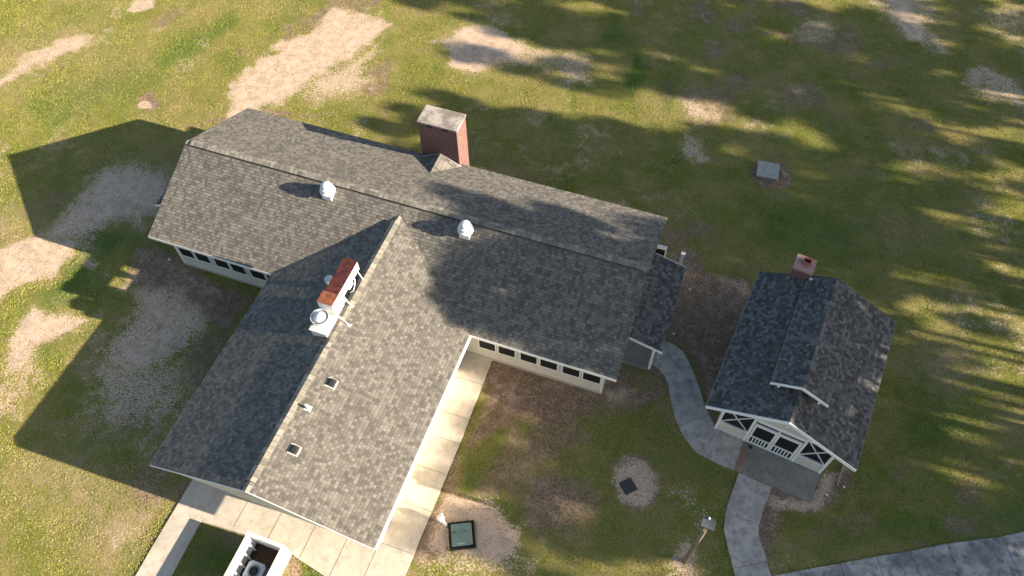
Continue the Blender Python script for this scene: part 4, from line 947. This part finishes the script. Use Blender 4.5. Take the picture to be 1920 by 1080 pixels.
# small ground fittings
for k, (px, py, lab) in enumerate(((318, 487, 'small round white cleanout cap on dirt below the left windows'), (1293, 543, 'small round white cleanout cap in brown soil near the porch roof corner'), (1263, 626, 'small ring-shaped cleanout cap beside the porch end of the winding path'))):
    x, y, _ = U(px, py); b = MB(); b.lathe((x, y, -.02), [(.06, 0), (.06, .07), (.035, .075), (.03, .05), (0, .05)], 14)
    tag(b.build('cleanout_cap', WHITE), lab, 'pipe cap', 'cleanout caps in the ground')
for px, py, lab in ((1582, 913, 'small white litter scrap on the grass right of the cookhouse'), (1550, 928, 'small white litter scrap on the sand by the cookhouse patio')):
    x, y, _ = U(px, py); b = MB(); b.lathe((x, y, 0), [(.05, 0), (.06, .02), (.03, .05), (0, .055)], 7); tag(b.build('litter', WHITE), lab, 'litter')
x, y, _ = U(1407, 840); b = MB(); b.lathe((x, y, .052), [(.07, 0), (.09, .04), (.07, .09), (.02, .11), (0, .11)], 9); b.lathe((x-.09, y+.05, .052), [(.05, 0), (.06, .03), (.03, .07), (0, .075)], 8)
tag(b.build('doorstop', DARKV), 'small black doorstop lump on the patio before the screened doors', 'doorstop')

# ------------------------------------------------------------------ grass
def footprint():
    return [[(xw0, yw), (xw1, yw), (xw1, yB), (xw0, yB)], [(xwl, yE), (xwr, yE), (xwr, yw), (xwl, yw)], [T(wxa, wy, 0)[:2], T(wxb, wy, 0)[:2], T(wxb, PB, 0)[:2], T(wxa, PB, 0)[:2]],
            [(e0, eyb), (e1, eyb), (e1, eyt), (e0, eyt)], [TT(-.1, -.1, 0)[:2], TT(wdx+.1, -.1, 0)[:2], TT(wdx+.1, wdy+.1, 0)[:2], TT(-.1, wdy+.1, 0)[:2]],
            [T3(0, 0, 0)[:2], T3(w3, 0, 0)[:2], T3(w3, h3, 0)[:2], T3(0, h3, 0)[:2]], [T2(0, 0, 0)[:2], T2(wd2, 0, 0)[:2], T2(wd2, wh2, 0)[:2], T2(0, wh2, 0)[:2]]]
NT = 760000
view = P((-60, -60), (1980, -60), (1980, 1140), (-60, 1140)); va = np.array(view)
gxs = rng.uniform(va[:, 0].min(), va[:, 0].max(), NT); gys = rng.uniform(va[:, 1].min(), va[:, 1].max(), NT)
k_ = sdist(gxs, gys, view) > 0; gxs, gys = gxs[k_], gys[k_]
Mk = masks(gxs, gys)
th = rng.random(gxs.shape); nf = fbm(gxs, gys, .35, 31, 3)
dens = 1-np.clip((Mk['s']+(nf-.5)*1.5-.25)/.45, 0, 1)
dens *= 1-.75*np.clip((Mk['b']+(nf-.5)*1.0-.25)/.4, 0, 1)
keep = th < dens*(.55+.45*(fbm(gxs, gys, 1.2, 40) > .42))+.01
for pl in PATHPOLY: 
    keep &= sdist(gxs, gys, pl) < -.0+.05*(rng.random(gxs.shape)**2)
for pl in footprint(): keep &= sdist(gxs, gys, pl) < 0
gxs, gys = gxs[keep], gys[keep]; n = len(gxs)
for kk in Mk: Mk[kk] = Mk[kk][keep]
big = fbm(gxs, gys, 2.8, 50, 4)
# taller unmown tufts hugging the slabs and walls
edge = np.full(n, 9.)
for pl in PATHPOLY+footprint()[:3]: edge = np.minimum(edge, -sdist(gxs, gys, pl))
edge = np.clip(1-edge/.25, 0, 1)
# colour class parameter: 0 dark .. 1 straw
tone = np.clip(.66+(big-.5)*1.9+(rng.random(n)-.5)*.3, 0, 1)
nb = 3; hgt = (.016+.022*rng.random((n, nb)))*(1+.5*Mk['g'][:, None])*(1+.9*edge[:, None])*(.85+.5*fbm(gxs, gys, .6, 33, 3)[:, None]**2); ang = rng.uniform(0, 2*np.pi, (n, nb)); lean = rng.uniform(.2, 1.1, (n, nb)); wdt = rng.uniform(.009, .017, (n, nb))
bx = gxs[:, None]+rng.normal(0, .02, (n, nb)); by = gys[:, None]+rng.normal(0, .02, (n, nb))
dx, dy = np.cos(ang), np.sin(ang)
zz = np.full((n, nb), -.02)
v0 = np.stack([bx-dy*wdt, by+dx*wdt, zz], -1); v1 = np.stack([bx+dy*wdt, by-dx*wdt, zz], -1)
v2 = np.stack([bx+dx*hgt*lean*1.3, by+dy*hgt*lean*1.3, hgt], -1)
vv = np.stack([v0, v1, v2], 2).reshape(-1, 3)
gme2 = np_mesh('grass', vv, np.arange(len(vv)).reshape(-1, 3), 3)
rep = lambda a: np.repeat(a, nb*3)
fattr(gme2, 'tone', rep(tone)); fattr(gme2, 'lush', rep(Mk['g'])); fattr(gme2, 'straw', rep(np.maximum(Mk['y'], .8*Mk['b'])))
fattr(gme2, 'rnd', np.repeat(rng.random(n*nb), 3))
grass = bpy.data.objects.new('grass', gme2); sc.collection.objects.link(grass); grass['kind'] = 'stuff'; grass['label'] = 'short patchy lawn grass turning from green to straw'; grass['category'] = 'grass'
m, N, L, B = node_mat('grass_blade'); B.inputs['Roughness'].default_value = .7; B.inputs['Specular IOR Level'].default_value = .2
r = ramp(N, [(0, (.21, .275, .03)), (.35, (.33, .36, .05)), (.65, (.42, .405, .092)), (1, (.46, .39, .16))]); L.new(attr(N, 'tone'), r.inputs[0])
cg = mix(N, L, mth(N, L, 'MULTIPLY', attr(N, 'lush'), .8), r.outputs[0], (.11, .21, .025))
cg = mix(N, L, mth(N, L, 'MULTIPLY', attr(N, 'straw'), .8), cg, (.44, .35, .19))
cg = mix(N, L, mth(N, L, 'MULTIPLY', sstep(N, L, attr(N, 'rnd'), .6, 1), .3), cg, (.42, .37, .16))
cg = mix(N, L, mth(N, L, 'MULTIPLY', sstep(N, L, attr(N, 'rnd'), .38, .0), .35), cg, (.22, .165, .085))
L.new(cg, B.inputs['Base Color']); gme2.materials.append(m)

# ------------------------------------------------------------------ pines outside the frame, east of the house, that throw the dappled shade
PM = mat('pine_needles', (.045, .07, .025), .7, noise=(2, .4, 3)); PBK = mat('pine_bark', (.12, .08, .055), .9, noise=(5, .4, 4))
def pine_meshes(seed, H, cb, rad, nclump, per):
    r_ = np.random.default_rng(seed); vs = []; limbs = []
    for c_ in range(nclump):
        f = (c_+.5)/nclump; z = cb+(H-cb)*f; rr_ = rad*(1-f*.65)*r_.uniform(.35, 1); a_ = c_*2.4+r_.uniform(-.5, .5)
        cx_, cy_ = rr_*math.cos(a_), rr_*math.sin(a_); cr = r_.uniform(.75, 1.35)*(1-.3*f); limbs.append((cx_, cy_, z))
        d_ = r_.normal(0, 1, (per, 3)); d_ /= np.linalg.norm(d_, axis=1)[:, None]
        pts = d_*r_.random((per, 1))**.45*cr*[.85, .85, .8]+[cx_, cy_, z]
        A = r_.normal(0, 1, (per, 3)); A /= np.linalg.norm(A, axis=1)[:, None]; Bv = r_.normal(0, 1, (per, 3)); Bv -= A*(A*Bv).sum(1)[:, None]; Bv /= np.linalg.norm(Bv, axis=1)[:, None]
        l_ = r_.uniform(.16, .30, (per, 1)); w_ = r_.uniform(.04, .09, (per, 1))
        vs.append(np.stack([pts-A*l_-Bv*w_, pts+A*l_-Bv*w_, pts+A*l_+Bv*w_, pts-A*l_+Bv*w_], 1).reshape(-1, 3))
    v_ = np.concatenate(vs); me = np_mesh('crown', v_, np.arange(len(v_)).reshape(-1, 4), 4); me.materials.append(PM)
    t = MB(); t.tube([(0, 0, -.2), (0, 0, H*.4), (.1, .05, H*.75), (.1, .05, H*.98)], [.24, .19, .11, .03], 10)
    for cx_, cy_, z in limbs: t.tube([(0.05, 0, z-.5), (cx_*.5, cy_*.5, z-.2), (cx_, cy_, z)], [.05, .035, .015], 5)
    return me, t
protos = []
for k, (H, cb, rad, nc_, per) in enumerate(((24, 17, 3.2, 14, 150), (20, 13.5, 3.4, 14, 150), (27, 21.5, 2.8, 11, 150))):
    me, t = pine_meshes(100+k, H, cb, rad, nc_, per)
    root = empty('pine_tree', (0, 0, 0), 'tall pine with high crown east of the cookhouse, beyond the photo', 'tree', 'pines east of the lawn outside the frame')
    tk = t.build('trunk', PBK, root)
    cr_ = bpy.data.objects.new('crown', me); sc.collection.objects.link(cr_); cr_.parent = root
    protos.append((root, (H+cb)/2, [0]))
# (photo pixel where the middle of the crown's shadow falls, kind, surface height there)
SHADE = [
 (980, 10, 0), (1180, -10, 1), (900, 20, 2), (1090, 60, 2), (1350, 30, 1), (1520, 30, 0), (1660, 120, 0), (1780, 110, 2), (1450, 110, 2), (1560, 230, 2), (930, 280, 1), (1100, 250, 0), (1290, 350, 0), (1360, 440, 2), (1250, 430, 1), (1260, 70, 2), (1450, 40, 0), (1560, 110, 1), (1720, 60, 2), (1880, 30, 1), (1880, 130, 0), (1640, 170, 1), (1480, 190, 0), (1340, 130, 2),
 (1020, 240, 0), (1130, 300, 1), (1220, 350, 0), (1330, 400, 1), (1420, 440, 0), (1060, 345, 2), (1850, 300, 0), (1560, 300, 2), (1700, 380, 2), (1380, 330, 2),
 (1150, 420, 2), (1090, 490, 2), (1480, 560, 1), (1510, 650, 2), (1450, 760, 1),  
 (1175, 750, 2), (1250, 790, 1), (1210, 860, 0), (1330, 870, 1), (1450, 900, 0), (1150, 960, 1), (1290, 1000, 0), (1080, 1060, 2), (1480, 1000, 1), (1620, 900, 0), (1760, 950, 2), (1720, 1060, 0), (1880, 850, 2), (1900, 1060, 1),  (1600, 1060, 2),
 (1110, 440, 2, 5), (1150, 520, 2, 4.5), (1085, 500, 0, 4), (1200, 600, 0, 4), (1120, 600, 1, 4), (1150, 440, 2, 5), (1110, 550, 2, 4), (1160, 650, 2, 3.5), (1190, 530, 1, 4.5), (1250, 600, 1, 3), (1250, 540, 0, 3),
   (1230, 320, 0), (1390, 420, 1), (1540, 420, 0), (1650, 480, 2),  (1030, 130, 2), (1180, 100, 2),
]
SV = np.array([2.745, .146])
for px, py, kd, *zz_ in SHADE:
    root, zc3, used = protos[kd]; z_ = zz_[0] if zz_ else 0; x, y, _ = U(px, py, z_); zc3 -= z_
    o = root if not used[0] else copy_tree(root); used[0] = 1
    o.location = (x+SV[0]*zc3, y+SV[1]*zc3, 0); o.rotation_euler = (0, 0, random.uniform(0, 6.28))
    s_ = random.uniform(.92, 1.08); o.scale = (s_, s_, 1)
